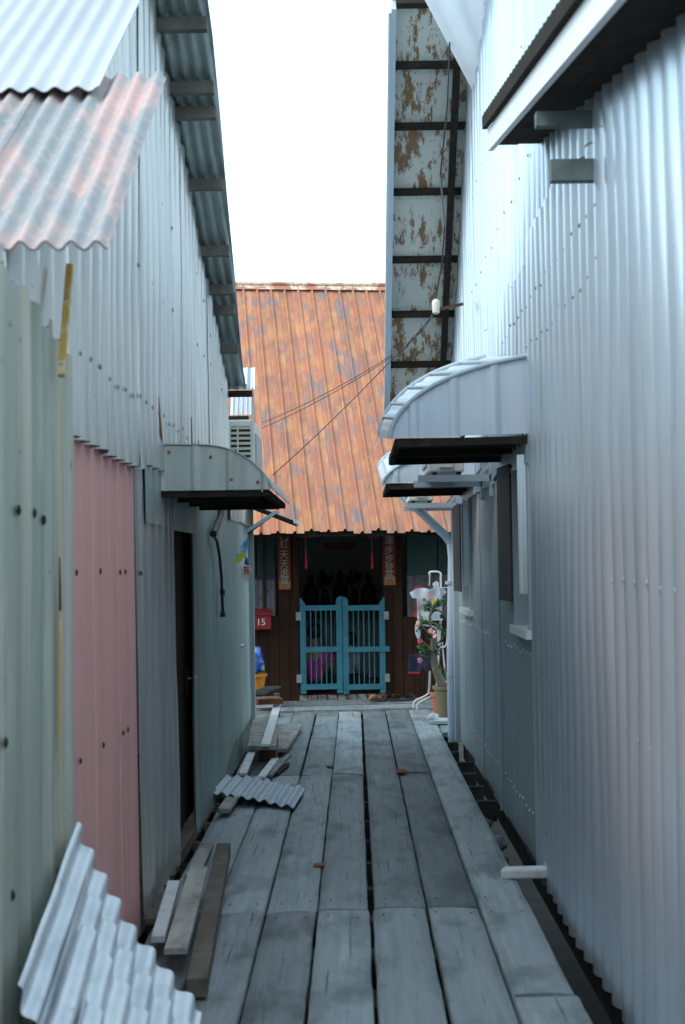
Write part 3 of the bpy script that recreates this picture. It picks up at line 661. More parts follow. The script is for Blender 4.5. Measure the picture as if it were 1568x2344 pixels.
# infill pieces under the low end of the eave
for (pa, pb, y) in (((503, 892), (582, 838), 10.62), ((527, 950), (574, 905), 10.9)):
    a, b = P(*pa, Y=y), P(*pb, Y=y)
    def f(u, v, a=a, b=b, y=y): return (a.x + (b.x-a.x)*u, y + .010*math.cos(PI2*u*4.5) + .08*v, a.z + (b.z-a.z)*v)
    sheet(f, 48, 2, .002).build('infill_sheet', 'zinc_new', lh, smooth=True)
    MB().bar((XL-.3, y+.03, a.z-.03), (b.x-.02, y+.03, a.z-.03), .05, .045).build('purlin', 'blackwood', lh)
# body behind the alley face so that the house stands as a volume
MB().box((-4.2, .4, -.2), (-4.12, 12.8, 2.6)).build('rear_wall', 'zinc_dark', lh)
MB().box((-4.15, 12.6, -.2), (XL-.06, 12.68, 2.6)).build('end_wall', 'zinc_dark', lh)
MB().box((-4.15, .4, -.2), (XL-.06, .48, 2.4)).build('end_wall', 'zinc_dark', lh)
MB().box((-4.15, .4, -.22), (XL-.03, 12.75, -.1)).build('floor_frame', 'joist', lh)
MB().obox((-4.2, 10.62, 2.62), (3.2, 0, 0), (0, 2.2, -.25), (0, 0, .01)).build('low_roof_sheet', 'zinc_dark', lh)
MB().obox((-4.2, .3, ZN+.01), (3.2, 0, 0), (0, 3.6, .02), (0, 0, .01)).build('low_roof_sheet', 'zinc_dark', lh)
MB().obox((-4.2, nb.y, znear(nb.y)-.06), (1.7, 0, 0), (0, yr-nb.y, zr-znear(nb.y)), (0, 0, .02)).build('roof_sheet', 'zinc_dark', lh)
MB().obox((-4.2, yr, zr-.04), (1.7, 0, 0), (0, 10.6-yr, zfar(10.6)-zr), (0, 0, .02)).build('roof_sheet', 'zinc_dark', lh)
rs = random.Random(12)
pts = [(XL+.036, .19*25+i*.19, 2.27+rs.uniform(-.02, .02)) for i in range(30)]
pts += [(XL+.036, .19*28+i*.38, min(ztop(5.32+i*.38)-.35, 3.3)+rs.uniform(-.03, .03)) for i in range(13)]
pts += [(XL+.036, .19*32+i*.38, 2.85+rs.uniform(-.02, .02)) for i in range(9)]
screws(lh, pts, (1, 0, 0), 'washer', .012)
pts = [P(px, py, X=XL+.066) for px, py in ((42, 1168), (78, 1175), (100, 1190), (60, 2220), (140, 2098), (150, 2050), (28, 2050), (12, 1700))]
screws(lh, pts, (1, 0, 0), 'blackwood', .016)

# unseen house added behind the viewpoint to block low light along the alley
nbh = root('light_blocking_house', (0, -4.5, 0), 'unseen dark board house added behind the viewpoint to block low light', 'house')
for k in range(24): MB().box((-6+k*.5+.004, -4.6, -.1), (-6+(k+1)*.5-.004, -4.5, 2.7)).build('wall_board', 'housewood', nbh)
MB().obox((-6.2, -4.2, 2.6), (12.4, 0, 0), (0, -2.6, 1.5), (0, 0, .02)).build('roof_sheet', 'zinc_dark', nbh)
MB().obox((-6, -7, -.2), (12, 0, 0), (0, 6.4, 0), (0, 0, .12)).build('porch_floor', 'joist', nbh)
a, b = P(138, 1400, X=XL+.062), P(137, 1690, X=XL+.060); MB().bar(a, b, .001, .03, (0, 1, 0)).build('rust_stain', 'ochre', lh)
a, b = P(137, 1275, X=XL+.062), P(138, 1398, X=XL+.062); MB().prism([(0, 0), (.022, 0), (.014, (a.z-b.z)*.6), (.006, a.z-b.z)], (b.x-.002, b.y-.01, b.z), (0, 1, 0), (0, 0, 1), (.004, 0, 0)).build('torn_slot', 'black', lh)
# separate bits on the left wall
a, b = P(160, 608, X=XL+.085), P(140, 860, X=XL+.085)
tag(MB().bar(a, b, .022, .02, (1, 0, 0)).build('wall_batten', 'ochre'), 'flaking ochre batten standing against the white corrugated wall', 'batten')
for k, (q, nm) in enumerate((((362, 910, 371, 1018), 'longer'), ((437, 955, 440, 1030), 'shorter'))):
    a, b = P(q[0], q[1], X=XL+.03), P(q[2], q[3], X=XL+.03)
    tag(MB().bar(a, b, .022, .008, (1, 0, 0)).build('metal_strap', 'rustred'), 'rust-red metal strap holding the left awning, the %s one' % nm, 'strap', 'awning straps')

# left awning: curved sheet hood with an end plate
def arc_profile(xw, zt, xt, zb, drop, n=14):
    """profile from the wall out to the tip: gently falling top, then a curve down to the lip"""
    pr = []
    for i in range(n+1):
        t = i/n; xx = xw + (xt-xw)*(1-(1-t)**1.25); s_ = abs(t)
        zz = zt - drop*t*.35 - (zt-zb-drop*.35)*max(0, (t-.30)/.70)**2.1
        pr.append((xx, zz))
    return pr
def awning(name, label, parts, near, far, zb, m, side):
    pass
A0 = P(368, 1018, X=XL+.02); yA = A0.y; tipA = P(612, 1128, Y=yA); zbA = P(490, 1122, Y=yA).z
aw = root('awning', (XL, yA+.7, zbA), 'grey sheet-metal awning with a curved lip over the left-hand brown door', 'awning')
prA = arc_profile(XL+.02, A0.z, tipA.x+.03, zbA, .04)
def f(u, v):
    i = u*14; k = min(13, int(i)); t = i-k; p = [prA[k][j]*(1-t)+prA[k+1][j]*t for j in (0, 1)]
    return V((p[0], yA - .01 + 1.75*v, p[1] + .004*math.cos(PI2*v*9)))
sheet(f, 42, 44, .004).build('hood', 'awning_grey', aw, smooth=True)
def endplate(pr, y, zb, par, m, nseg=7):
    """corrugated plate closing the end of an awning"""
    x0, x1 = pr[0][0], pr[-1][0]
    def top(xx):
        for k in range(len(pr)-1):
            a, b = pr[k], pr[k+1]
            if (a[0]-xx)*(b[0]-xx) <= 0: return a[1] + (b[1]-a[1])*((xx-a[0])/(b[0]-a[0]+1e-9))
        return zb
    def f(u, v):
        xx = x0 + (x1-x0)*u; zt = max(zb+.002, top(xx)-.004)
        return V((xx, y - .010*rib(xx/.17, .12) - .003*wob(xx, v, 5), zb + (zt-zb)*v))
    return sheet(f, 90, 4, .003).build('end_plate', m, par, smooth=True)
endplate(prA, yA, zbA, aw, 'awning_grey')
def f(u, v): return V((XL+.03 + (tipA.x-.02-XL-.03)*u, yA+.02+1.7*v, zbA-.015 + .02*u))
MB().bar((tipA.x-.01, yA+.01, zbA-.012), (tipA.x-.01, yA+1.7, zbA-.012), .03, .03).build('frame_bar', 'blackwood', aw)
for k in range(4): MB().bar((XL+.02, yA+.03+k*.55, zbA-.014), (tipA.x-.03, yA+.03+k*.55, zbA-.014), .03, .035).build('frame_bar', 'blackwood', aw)
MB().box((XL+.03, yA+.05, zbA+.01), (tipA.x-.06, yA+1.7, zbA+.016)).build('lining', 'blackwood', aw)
pts = [P(387, 1035, Y=yA-.008), P(482, 1046, Y=yA-.008), P(590, 1103, Y=yA-.008), P(530, 1098, Y=yA-.008)]
screws(aw, pts, (0, -1, 0), 'rustred', .009)

# left air conditioner beyond the awning
g0 = P(508, 1082, Y=10.75); g1 = P(581, 960, Y=10.75)
ac = root('air_conditioner', (g0.x, 11.1, g0.z), 'white air-conditioner unit with a slotted grille high on the left wall', 'air conditioner')
gx0, gx1, gz0, gz1 = g0.x, g1.x, g0.z-.02, g1.z
mb = MB().box((gx0, 10.76, gz0), (gx1, 11.62, gz1)); o = mb.build('casing', 'acwhite', ac)
bv = o.modifiers.new('bevel', 'BEVEL'); bv.width = .012; bv.segments = 2
MB().box((gx0+.03, 10.752, gz0+.03), (gx1-.028, 10.757, gz1-.05)).build('grille_backing', 'black', ac)
mx_ = (gx0+gx1)/2
for i in range(9):
    z = gz0+.035 + i*(gz1-gz0-.09)/8.5
    MB().box((gx0+.028, 10.742, z), (gx1-.026, 10.751, z+.020)).build('slat', 'ceramic', ac)
MB().box((mx_-.006, 10.738, gz0+.03), (mx_+.006, 10.7515, gz1-.05)).build('grille_mullion', 'acwhite', ac)
MB().box((gx1+.001, 10.86, gz0+.05), (gx1+.012, 11.5, gz1-.1)).build('fan_guard', 'greypaint', ac)
MB().bar((XL, 10.85, gz0-.02), (gx1+.02, 10.85, gz0-.02), .03, .035).build('bracket', 'greypaint', ac)
MB().bar((XL, 11.5, gz0-.02), (gx1+.02, 11.5, gz0-.02), .03, .035).build('bracket', 'greypaint', ac)
MB().box((gx1-.014, 10.735, gz1-.004), (gx1+.004, 10.745, gz1+.20)).build('trim', 'white', ac)

# black hose hanging from the awning
hs = [P(px, py, X=XL+.05) for px, py in ((508, 1150), (505, 1180), (496, 1205), (488, 1222))]
h2 = [P(px, py, X=XL+.05) for px, py in ((488, 1222), (497, 1240), (503, 1275), (507, 1320), (510, 1402))]
c = root('drain_hose', h2[-1], 'black drain hose hanging down the grey wall below the left awning', 'hose')
MB().tube(hs, .024, 8).build('sleeve', 'black', c, smooth=True); MB().tube(h2, .010, 8).build('hose', 'black', c, smooth=True)
MB().tube([h2[-1], h2[-1]+V((0, 0, -.03))], .018, 8).build('hose_end', 'black', c)
MB().tube([P(509, 1356, X=XL+.05)+V((0, 0, .02)), P(509, 1356, X=XL+.05)-V((0, 0, .02))], .017, 8).build('clip', 'black', c)

# small lean-to sheet awning farther along, on two struts, with a chain
YB = 12.3
q0, q1, q2 = P(553, 1156, Y=YB), P(674, 1192, Y=YB), P(684, 1192, Y=YB+.7)
c = root('sheet_awning', (XL, YB, q0.z-.2), 'white-edged flat sheet awning on two struts at the far left corner', 'awning')
t0, t1 = V((XL+.02, YB, q0.z+.02)), V((q1.x, YB, q1.z))
MB().obox(t0, t1-t0, V((0, .85, .0)), V((0, 0, .012))).build('sheet', 'white', c)
MB().bar(t0+V((0, .01, -.015)), t1+V((-.01, .01, -.015)), .03, .03).build('edge_bar', 'blackwood', c)
MB().bar(t0+V((0, .83, -.015)), t1+V((-.01, .83, -.015)), .03, .03).build('edge_bar', 'blackwood', c)
MB().bar(t1+V((0, -.01, -.004)), t1+V((0, .87, -.004)), .02, .035).build('lip', 'white', c)
for dy, m in ((0, 'greypaint'), (.35, 'blackwood')):
    s0 = P(543, 1212, Y=YB+dy); s1 = P(622, 1170, Y=YB+dy); MB().bar((XL, YB+dy, s0.z-.03), s1+V((.05, 0, 0)), .022, .03).build('strut', m, c)
ch0 = P(597, 1196, Y=YB+.3)
c2 = root('chain', ch0-V((0, 0, .2)), 'rusty hanging chain with a hook below the flat sheet awning', 'chain')
for i in range(9):
    ctr = ch0 - V((0, 0, .008+i*.021)); ex = V((1, 0, 0)) if i % 2 else V((0, 1, 0))
    MB().tube([ctr + ex*.008*math.cos(t) + UZ*.015*math.sin(t) for t in [PI2*j/10 for j in range(11)]], .003, 6, caps=False).build('link', 'iron', c2)
MB().tube([ch0-V((0, 0, .19)) + V((.016*math.sin(t), 0, .02*math.cos(t))) for t in [PI2*j/14*.8 for j in range(14)]], .004, 6).build('hook', 'iron', c2)

# cloth bits pinned at the far-left corner
def cloth(name, pts, m, label, cat, parent=None, Y=None, th=.004, wav=.012):
    """small hanging cloth from an outline in the picture at depth Y, with folds"""
    q = [P(px, py, Y=Y) for px, py in pts]; mb = MB(); n = len(q)
    k = [p + V((0, wav*math.sin(i*2.1), 0)) for i, p in enumerate(q)]
    cen = sum((p for p in k), V((0, 0, 0)))/n + V((0, -wav, 0))
    vs = k + [cen] + [p+V((0, th, 0)) for p in k] + [cen+V((0, th, 0))]
    fs = [(i, (i+1) % n, n) for i in range(n)] + [((i+1) % n+n+1, i+n+1, 2*n+1) for i in range(n)] + [(i, i+n+1, (i+1) % n+n+1, (i+1) % n) for i in range(n)]
    mb.add(vs, fs); o = mb.build(name, m, parent, smooth=True)
    if label: tag(o, label, cat)
    return o
YC = 10.85
c = root('pennant', P(552, 1285, Y=YC), 'blue and yellow cloth pennant at the far-left wall corner', 'flag')
cloth('blue_field', [(567, 1232), (566, 1250), (563, 1268), (556, 1276), (545, 1278), (541, 1272), (549, 1255), (558, 1240)], 'skyblue', None, None, c, YC)
cloth('yellow_field', [(561, 1263), (562, 1272), (552, 1284), (541, 1291), (540, 1278), (548, 1268)], 'yellowgreen', None, None, c, YC-.012)
YC = 11.75
c = root('striped_flag', P(565, 1333, Y=YC), 'small red and white striped flag drooping below the blue pennant', 'flag')
cloth('cloth', [(566, 1287), (571, 1295), (577, 1306), (571, 1316), (568, 1330), (561, 1335), (557, 1322), (556, 1303), (559, 1292)], 'flagwhite', None, None, c, YC)
cloth('canton', [(562, 1272), (568, 1280), (570, 1294), (559, 1292)], 'bluecloth', None, None, c, YC-.004)
for i in range(3): cloth('stripe', [(558+i*.5, 1297+i*6), (573-i*.5, 1299+i*6), (573-i*.5, 1301.5+i*6), (558+i*.5, 1299.5+i*6)], 'redcloth', None, None, c, YC-.02, wav=.002)
YC = 11.35
c = tag(cloth('paper_scrap', [(551, 1473), (556, 1475), (564, 1472), (560, 1481), (553, 1486), (551, 1480)], 'white', None, None, None, YC), 'scrap of white paper stuck low on the left wall corner', 'paper')

# ================================================================== right house
rh = root('tall_corrugated_house', (XR+1.5, 7.5, 0), 'tall white-blue corrugated metal house along the right side', 'house')
TW = (P(1080, 210, X=XR), P(1040, 830, X=XR)); rsl = (TW[1].z-TW[0].z)/(TW[1].y-TW[0].y)
def zr2(y): return TW[1].z + rsl*(y-TW[1].y)
YR2 = 13.25
f0, f1 = P(1125, 345, X=.68), P(1380, 52, X=.68); fsl = (f0.z-f1.z)/(f0.y-f1.y)
def znr(y): return f0.z + fsl*(y-f0.y)
ZT = 5.9
YB1 = 7.28
wall_sheets(rh, XR, -1, 1.5, 5.06, -.02, lambda y: znr(y)+.05, 'zinc_blue', seed=21)
wall_sheets(rh, XR, -1, .4, 1.5, -.02, 2.6, 'zinc_blue', seed=20)
wall_sheets(rh, XR, -1, 5.06, YB1, -.02, lambda y: 3.2, 'zinc_blue', seed=22)
wall_sheets(rh, XR+.004, -1, 5.06, 9.6, 3.1, ZT, 'zinc_blue', seed=23)
wall_sheets(rh, XR+.002, -1, YB1, 9.6, 2.05, 3.15, 'zinc_blue', seed=24)
wall_sheets(rh, XR+.002, -1, 9.6, YR2-.3, 2.05, lambda y: min(ZT, zr2(y))-.03, 'zinc_blue', seed=25)
# lower far wall of finely ribbed sheets around two windows
W1 = (7.42, 8.10, 1.19, 2.12); W2 = (11.2, 12.0, 1.17, 2.05)
for a, b, z0, z1 in ((YB1, W1[0], -.02, 2.1), (W1[0], W1[1], -.02, W1[2]), (W1[1], W2[0], -.02, 2.1), (W2[0], W2[1], -.02, W2[2]), (W2[1], YR2-.45, -.02, 2.1)):
    wall_sheets(rh, XR+.004, -1, a, b, z0, z1, 'zinc_fine', seed=int(a*10), pitch=.076, amp=.007, width=.8, name='ribbed_wall_sheet')
for wi, (a, b, z0, z1) in enumerate((W1, W2)):
    wn_ = MB().box((XR+.075, a, z0), (XR+.085, b, z1)).build('window', 'black', rh)
    for (ya, yb, za, zb_) in ((a-.03, a+.035, z0, z1), (b-.035, b+.03, z0, z1), (a-.03, b+.03, z1, z1+.05)):
        MB().box((XR-.028, ya, za), (XR+.07, yb, zb_)).build('frame', 'greypaint', wn_)
    MB().box((XR-.05, a-.06, z0-.045), (XR+.07, b+.06, z0)).build('sill', 'white', wn_)
    # timber shutters standing open against the alley
    MB().obox((XR-.02, a+.04, z0+.19), V((-.05, .012, 0)), V((.006, .03, 0)), V((0, 0, z1-z0-.2))).build('shutter', 'zinc_blue', wn_)
    MB().obox((XR-.02, b+.035, z0+.13), V((-.03, .40, 0)), V((-.02, .0, 0)), V((0, 0, z1-z0-.14))).build('shutter', 'darksteel', wn_)
    MB().box((XR-.03, a-.05, z1+.051), (XR+.02, b+.06, z1+.12)).build('lintel', 'blackwood', wn_)
# corner flashing and a thin conduit on the far wall
MB().box((XR-.05, YR2-.5, -.05), (XR+.06, YR2-.28, 2.35)).build('corner_flashing', 'greypaint', rh)
MB().tube([(XR-.025, 9.05, -.02), (XR-.022, 9.02, 1.15), (XR-.02, 9.0, 2.0)], .008, 6).build('conduit', 'greypaint', rh, smooth=True)
# screws and dents in rows
rs = random.Random(31); pts = []
for i in range(18): pts.append((XR-.036, .19*27+i*.19, 2.86+rs.uniform(-.02, .02)))
for i in range(16): pts.append((XR-.036, .19*27+i*.19, 2.62+rs.uniform(-.03, .03)))
for i in range(12): pts.append((XR-.036, .19*33+i*.38, 3.55+rs.uniform(-.03, .03)))
for i in range(10): pts.append((XR-.036, .19*38+i*.38, 4.2+rs.uniform(-.03, .03)))
screws(rh, pts, (-1, 0, 0), 'washer', .010)
pts = []
for z, ya, yb in ((.98, 3.8, 7.2), (.25, 4.0, 7.2), (1.47, 3.8, 5.6), (1.62, 5.6, 7.2)):
    y = math.ceil(ya/.19)*.19
    while y < yb: pts.append((XR-.036, y, z+rs.uniform(-.012, .012))); y += .19
screws(rh, pts, (-1, 0, 0), 'zinc_blue', .014, rise=.004)
pts = [(XR-.006, 7.4+i*.152, z+rs.uniform(-.015, .015)) for z in (.22, 1.05) for i in range(34)]
screws(rh, pts, (-1, 0, 0), 'washerpale', .011)
# near roof: white barge board, dark sheet edge, dark lining, purlin stubs
def slab(name, m, xa, xb, ya, yb, dz0, dz1): 
    o = V((xa, ya, znr(ya)+dz0)); return MB().obox(o, V((xb-xa, 0, 0)), V((0, yb-ya, znr(yb)-znr(ya))), V((0, 0, dz1-dz0))).build(name, m, rh)
YN = f0.y
slab('barge_board', 'white', .665, .69, 1.5, YN+.02, .0, .105)
mbn = MB()
def f(u, v): y = 1.5+(YN+.12-1.5)*u; xx = .655+3.4*v; return V((xx, y, znr(y)+.165+.014*math.cos(PI2*y/.1)))
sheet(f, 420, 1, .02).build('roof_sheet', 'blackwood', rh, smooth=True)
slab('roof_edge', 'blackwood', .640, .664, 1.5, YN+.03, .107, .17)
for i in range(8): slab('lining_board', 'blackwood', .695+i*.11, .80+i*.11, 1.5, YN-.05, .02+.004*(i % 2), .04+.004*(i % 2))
for (pa, pb, y) in (((1262, 413), (1392, 362), 5.14), ((1228, 287), (1378, 252), 5.16)):
    a, b = P(*pa, Y=y), P(*pb, Y=y)
    MB().box((a.x, y, a.z), (XR+.2, y+.05, b.z)).build('purlin_stub', 'stub', rh)
a = P(1032, 572, Y=12.0); b = P(1060, 548, Y=12.0)
MB().box((a.x, 12.0, a.z), (XR+.1, 12.05, b.z)).build('purlin_stub', 'white', rh)
# far eave: rust-flecked soffit panels between dark battens, rafter, pale fascia
Xe = .345
def zed(y): return zr2(y)
ys_ = []
for py in (10, 150, 290, 440, 595, 720, 835, 930):
    lo, hi = 9.0, 13.6
    for _ in range(40):
        md = (lo+hi)/2; pj = CAMROT.transposed() @ (V((.6, md, zed(md))) - V((0, 0, EYE))); yy = CY - F*pj.y/-pj.z
        if yy < py: lo = md
        else: hi = md
    ys_.append(lo)
n_ = V((0, rsl, -1)).normalized(); dwn = V((0, 1, rsl)).normalized()
for i in range(len(ys_)-1):
    y0, y1 = ys_[i], ys_[i+1]
    MB().obox((Xe, y0+.003, zed(y0+.003)+.03), (XR+.15-Xe, 0, 0), (0, y1-y0-.006, (y1-y0-.006)*rsl), -n_*.006).build('soffit_panel', 'soffit', rh)
for y in ys_: MB().bar((Xe+.005, y, zed(y)+.005), (XR+.1, y, zed(y)+.005), .045, .05, -n_).build('batten', 'blackwood', rh)
ra, rb_ = P(1035, 60, Y=ys_[0]+.2), P(1033, 820, Y=ys_[-2])
MB().bar((.80, ys_[0], zed(ys_[0])-.05), (.83, ys_[-1], zed(ys_[-1])-.05), .05, .09, -n_).build('rafter', 'blackwood', rh)
MB().bar((Xe-.012, ys_[0], zed(ys_[0])+.0), (Xe-.012, ys_[-1], zed(ys_[-1])+.0), .035, .11, -n_).build('fascia', 'pvc', rh)
MB().tube([(Xe-.035, ys_[0], zed(ys_[0])-.05), (Xe-.035, ys_[-1], zed(ys_[-1])-.05)], .018, 8).build('fascia_trim', 'zinc_new', rh, smooth=True)
MB().obox((Xe-.02, ys_[0], zed(ys_[0])+.08), (3.6, 0, 0), (0, ys_[-1]-ys_[0], (ys_[-1]-ys_[0])*rsl), (0, 0, .02)).build('roof_sheet', 'zinc_dark', rh)
# white translucent sheet lifted over the alley, joining the two roofs
s0 = P(1082, 214, X=XR-.03); s1 = P(985, 30, Y=9.2); s1b = s1 + (s1-s0)*.6
def f(u, v):
    e = s0 + (s1b-s0)*v; w_ = V((XR+.9, e.y-1.2, e.z+.25)); p = e + (w_-e)*u
    return p + UZ*(.016*math.cos(PI2*u*9))
sheet(f, 90, 6, .003).build('clear_roof_sheet', 'whitesheet', rh, smooth=True)
# volume behind
MB().box((4.4, .4, -.2), (4.48, YR2-.3, 3.4)).build('rear_wall', 'zinc_dark', rh)
MB().box((XR+.07, YR2-.4, -.2), (4.4, YR2-.32, 3.2)).build('end_wall', 'zinc_dark', rh)
MB().box((XR+.06, .4, -.2), (4.4, .48, 2.55)).build('end_wall', 'zinc_dark', rh)
MB().box((XR+.03, .4, -.22), (4.4, YR2-.3, -.1)).build('floor_frame', 'joist', rh)
MB().obox((XR-.1, .3, 2.61), (3.6, 0, 0), (0, 1.2, .0), (0, 0, .02)).build('roof_sheet', 'zinc_dark', rh)
MB().obox((XR-.02, 6.0, ZT), (3.5, 0, 0), (0, ys_[0]-6.0, .0), (0, 0, .02)).build('roof_sheet', 'zinc_dark', rh)

# right awnings: sheet hood rising away from us, end plate, two bent rails with spacers
def right_awning(yn, yf, wall_px, tip_px, ftip_px, ftop_px, bot_px, label, fw=None):
    A = P(*wall_px, Y=yn); T = P(*tip_px, Y=yn); FT = P(*ftip_px, Y=yf); FW = P(*ftop_px, Y=yf); zb = P(*bot_px, Y=yn).z
    r_ = root('awning', (XR, (yn+yf)/2, zb), label, 'awning', 'awnings on the right wall')
    def prof(w, t, n=18):
        out = []
        for i in range(n+1):
            s_ = i/n; ang = s_
            xx = w.x + (t.x-w.x)*(math.sin(s_*math.pi/2)**.85 if s_ else 0)
            k = (w.x-xx)/(w.x-t.x); zz = w.z - (w.z-t.z)*(.30*k + .70*(1-math.sqrt(max(0, 1-k**2.6))))
            out.append(V((xx, w.y + (t.y-w.y)*k, zz)))
        return out
    pn, pf = prof(V((A.x, yn, A.z)), V((T.x, yn, T.z))), prof(V((FW.x, yf, FW.z)), V((FT.x, yf, FT.z)))
    def at(pr, u):
        i = u*18; k = min(17, int(i)); t = i-k; return pr[k].lerp(pr[k+1], t)
    sheet(lambda u, v: at(pn, u).lerp(at(pf, u), v) + UZ*.004*math.cos(PI2*u*12), 72, 6, .004).build('hood', 'awning_blue', r_, smooth=True)
    MB().tube([p+V((0, -.008, .006)) for p in pn], .013, 8).build('rail', 'greypaint', r_, smooth=True)
    MB().tube([p+V((0, 0, .012)) for p in pf], .015, 8).build('rail', 'greypaint', r_, smooth=True)
    for u in (.12, .30, .48, .66, .80):
        MB().tube([at(pn, u)+UZ*.012, at(pf, u)+UZ*.016], .011, 6).build('spacer', 'greypaint', r_, smooth=True)
    pr = [(p.x, p.z) for p in pn]; zbb = zb
    def f(u, v):
        p = at(pn, u); lo = zb - .035*u*0; hi = max(lo+.004, p.z-.004)
        return V((p.x, yn - .011*rib(p.x/.21, .13) - .004*wob(p.x, v, 4), lo + (hi-lo)*v + (-.018*u)*(1-v)))
    sheet(f, 110, 4, .003).build('end_plate', 'awning_blue', r_, smooth=True)
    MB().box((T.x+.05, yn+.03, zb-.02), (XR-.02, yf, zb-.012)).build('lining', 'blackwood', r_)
    for y in (yn+.02, (yn+yf)/2, yf-.03): MB().bar((T.x+.03, y, zb-.04), (XR-.02, y, zb-.03), .03, .04).build('frame_bar', 'blackwood', r_)
    MB().bar((T.x+.04, yn+.01, zb-.035), (T.x+.04, yf, zb-.035), .03, .04).build('frame_bar', 'blackwood', r_)
    return r_
right_awning(7.36, 8.75, (1216, 816), (893, 1006), (870, 1003), (1112, 820), (1055, 995), 'larger nearer blue-grey sheet awning with curved rails on the right wall')
right_awning(10.6, 11.9, (1098, 1020), (876, 1112), (866, 1075), (1046, 1000), (985, 1101), 'smaller farther blue-grey sheet awning behind the big one on the right wall')

# right air conditioners on brackets
def right_ac(y, px0, px1, py0, py1, bx0, bx1, by, label):
    a, b = P(px0, py1, Y=y), P(px1, py0, Y=y); r_ = root('air_conditioner', (a.x, y+.4, a.z), label, 'air conditioner', 'air conditioners on the right wall')
    o = MB().box((a.x, y, a.z), (b.x, y+.78, a.z+.52)).build('casing', 'acwhite', r_)
    bv = o.modifiers.new('bevel', 'BEVEL'); bv.width = .012; bv.segments = 2
    MB().box((a.x-.012, y+.08, a.z+.05), (a.x-.002, y+.62, a.z+.48)).build('fan_guard', 'greypaint', r_)
    MB().box((a.x+(b.x-a.x)*.3, y-.012, a.z+.03), (a.x+(b.x-a.x)*.68, y-.001, a.z+.09)).build('valve_cover', 'acwhite', r_)
    MB().tube([(b.x-.05, y-.02, a.z+.12), (b.x-.03, y-.03, a.z+.2), (b.x+.03, y-.03, a.z+.28), (b.x+.14, y, a.z+.36)], .012, 8).build('pipe', 'black', r_, smooth=True)
    c0, c1 = P(bx0, by, Y=y), P(bx1, by, Y=y)
    for dy in (.03, .68):
        MB().bar((c0.x, y+dy, a.z-.04), (XR+.01, y+dy, a.z-.04), .035, .045).build('bracket_arm', 'greypaint', r_)
        MB().bar((XR-.025, y+dy, a.z-.16), (XR-.025, y+dy, a.z+.26), .035, .03, (1, 0, 0)).build('bracket_upright', 'greypaint', r_)
        MB().bar((XR-.10, y+dy, a.z-.02), (XR-.03, y+dy, a.z+.06), .03, .02).build('bracket_gusset', 'greypaint', r_)
    for xx in (a.x+.03, b.x-.05): MB().box((xx, y+.02, a.z-.018), (xx+.03, y+.06, a.z)).build('foot', 'black', r_)
    return r_
right_ac(9.3, 980, 1062, 1030, 1081, 957, 1112, 1092, 'white air-conditioner unit on the nearer wall bracket under the big right awning')
right_ac(12.35, 935, 992, 1108, 1147, 930, 1045, 1158, 'white air-conditioner unit on the farther wall bracket beside the downpipe')
c = root('black_cable', P(1150, 1075, X=XR-.03), 'short black cable looping from the nearer right air conditioner to the wall', 'cable')
MB().tube([P(px, py, X=XR-.04) for px, py in ((1132, 1098), (1140, 1085), (1152, 1075), (1168, 1068))], .010, 8).build('cable', 'black', c, smooth=True)

# downpipe
YD = 12.92
pp = [P(900, 1112, Y=YD), P(1020, 1226, Y=YD), P(1033, 1245, Y=YD), P(1036, 1275, Y=YD), P(1033, 1500, Y=YD)]
pp.append(V((pp[-1].x, YD, -.25)))
c = root('downpipe', (pp[-1].x, YD, -.25), 'blue-grey downpipe slanting from the eave then dropping down the far right corner', 'pipe')
MB().tube(pp[:3], .040, 14).build('slanted_pipe', 'pvc', c, smooth=True); MB().tube(pp[2:], .043, 14).build('upright_pipe', 'pvc', c, smooth=True)
for z in (.5, 1.35): MB().tube([V((pp[-1].x, YD, z)), V((pp[-1].x, YD, z+.03))], .047, 14).build('pipe_clip', 'greypaint', c, smooth=True)

# overhead wires, insulator
ins = P(998, 702, X=.62)
c = root('insulator', ins, 'cream ceramic insulator wound with wire under the rusty right eave', 'insulator')
MB().lathe([(.012, -.055), (.026, -.045), (.026, -.03), (.029, -.016), (.028, .0), (.029, .016), (.028, .034), (.026, .042), (.012, .055)], ins, 16).build('spool', 'ceramic', c, smooth=True)
MB().bar(ins+V((.02, 0, -.02)), ins+V((.20, .02, .02)), .02, .02).build('bracket', 'iron', c)
def wire(pts, lab, r=.006, sag=0.):
    a = []
    for i in range(len(pts)-1):
        for k in range(8):
            t = k/8; a.append(pts[i].lerp(pts[i+1], t) - UZ*sag*4*t*(1-t))
    a.append(pts[-1]); return tag(MB().tube(a, r, 6).build('wire', 'cable', smooth=True), lab, 'wire')
e0 = P(898, 812, X=.30)
wire([ins, P(945, 770, X=.45), e0, P(600, 968, Y=11.5)], 'upper thin wire crossing the rust-orange roof', .003, .03)
wire([ins+V((0, .02, -.02)), P(945, 774, X=.45), e0+V((0, .03, -.01)), P(600, 980, Y=11.5)], 'thin wire just below the uppermost one crossing the roof', .003, .03)
wire([ins+V((0, .03, -.03)), e0+V((0, .02, -.03)), P(624, 1088, Y=11.4)], 'lowest wire slanting steeply across the rust-orange roof', .0035, .02)
wire([ins+UZ*.06, P(1012, 600, X=.66), P(1018, 520, X=.66), P(1008, 400, X=.66), P(1024, 240, X=.68), P(1031, 60, X=.7)], 'dark cable running up under the rusty right eave', .006)

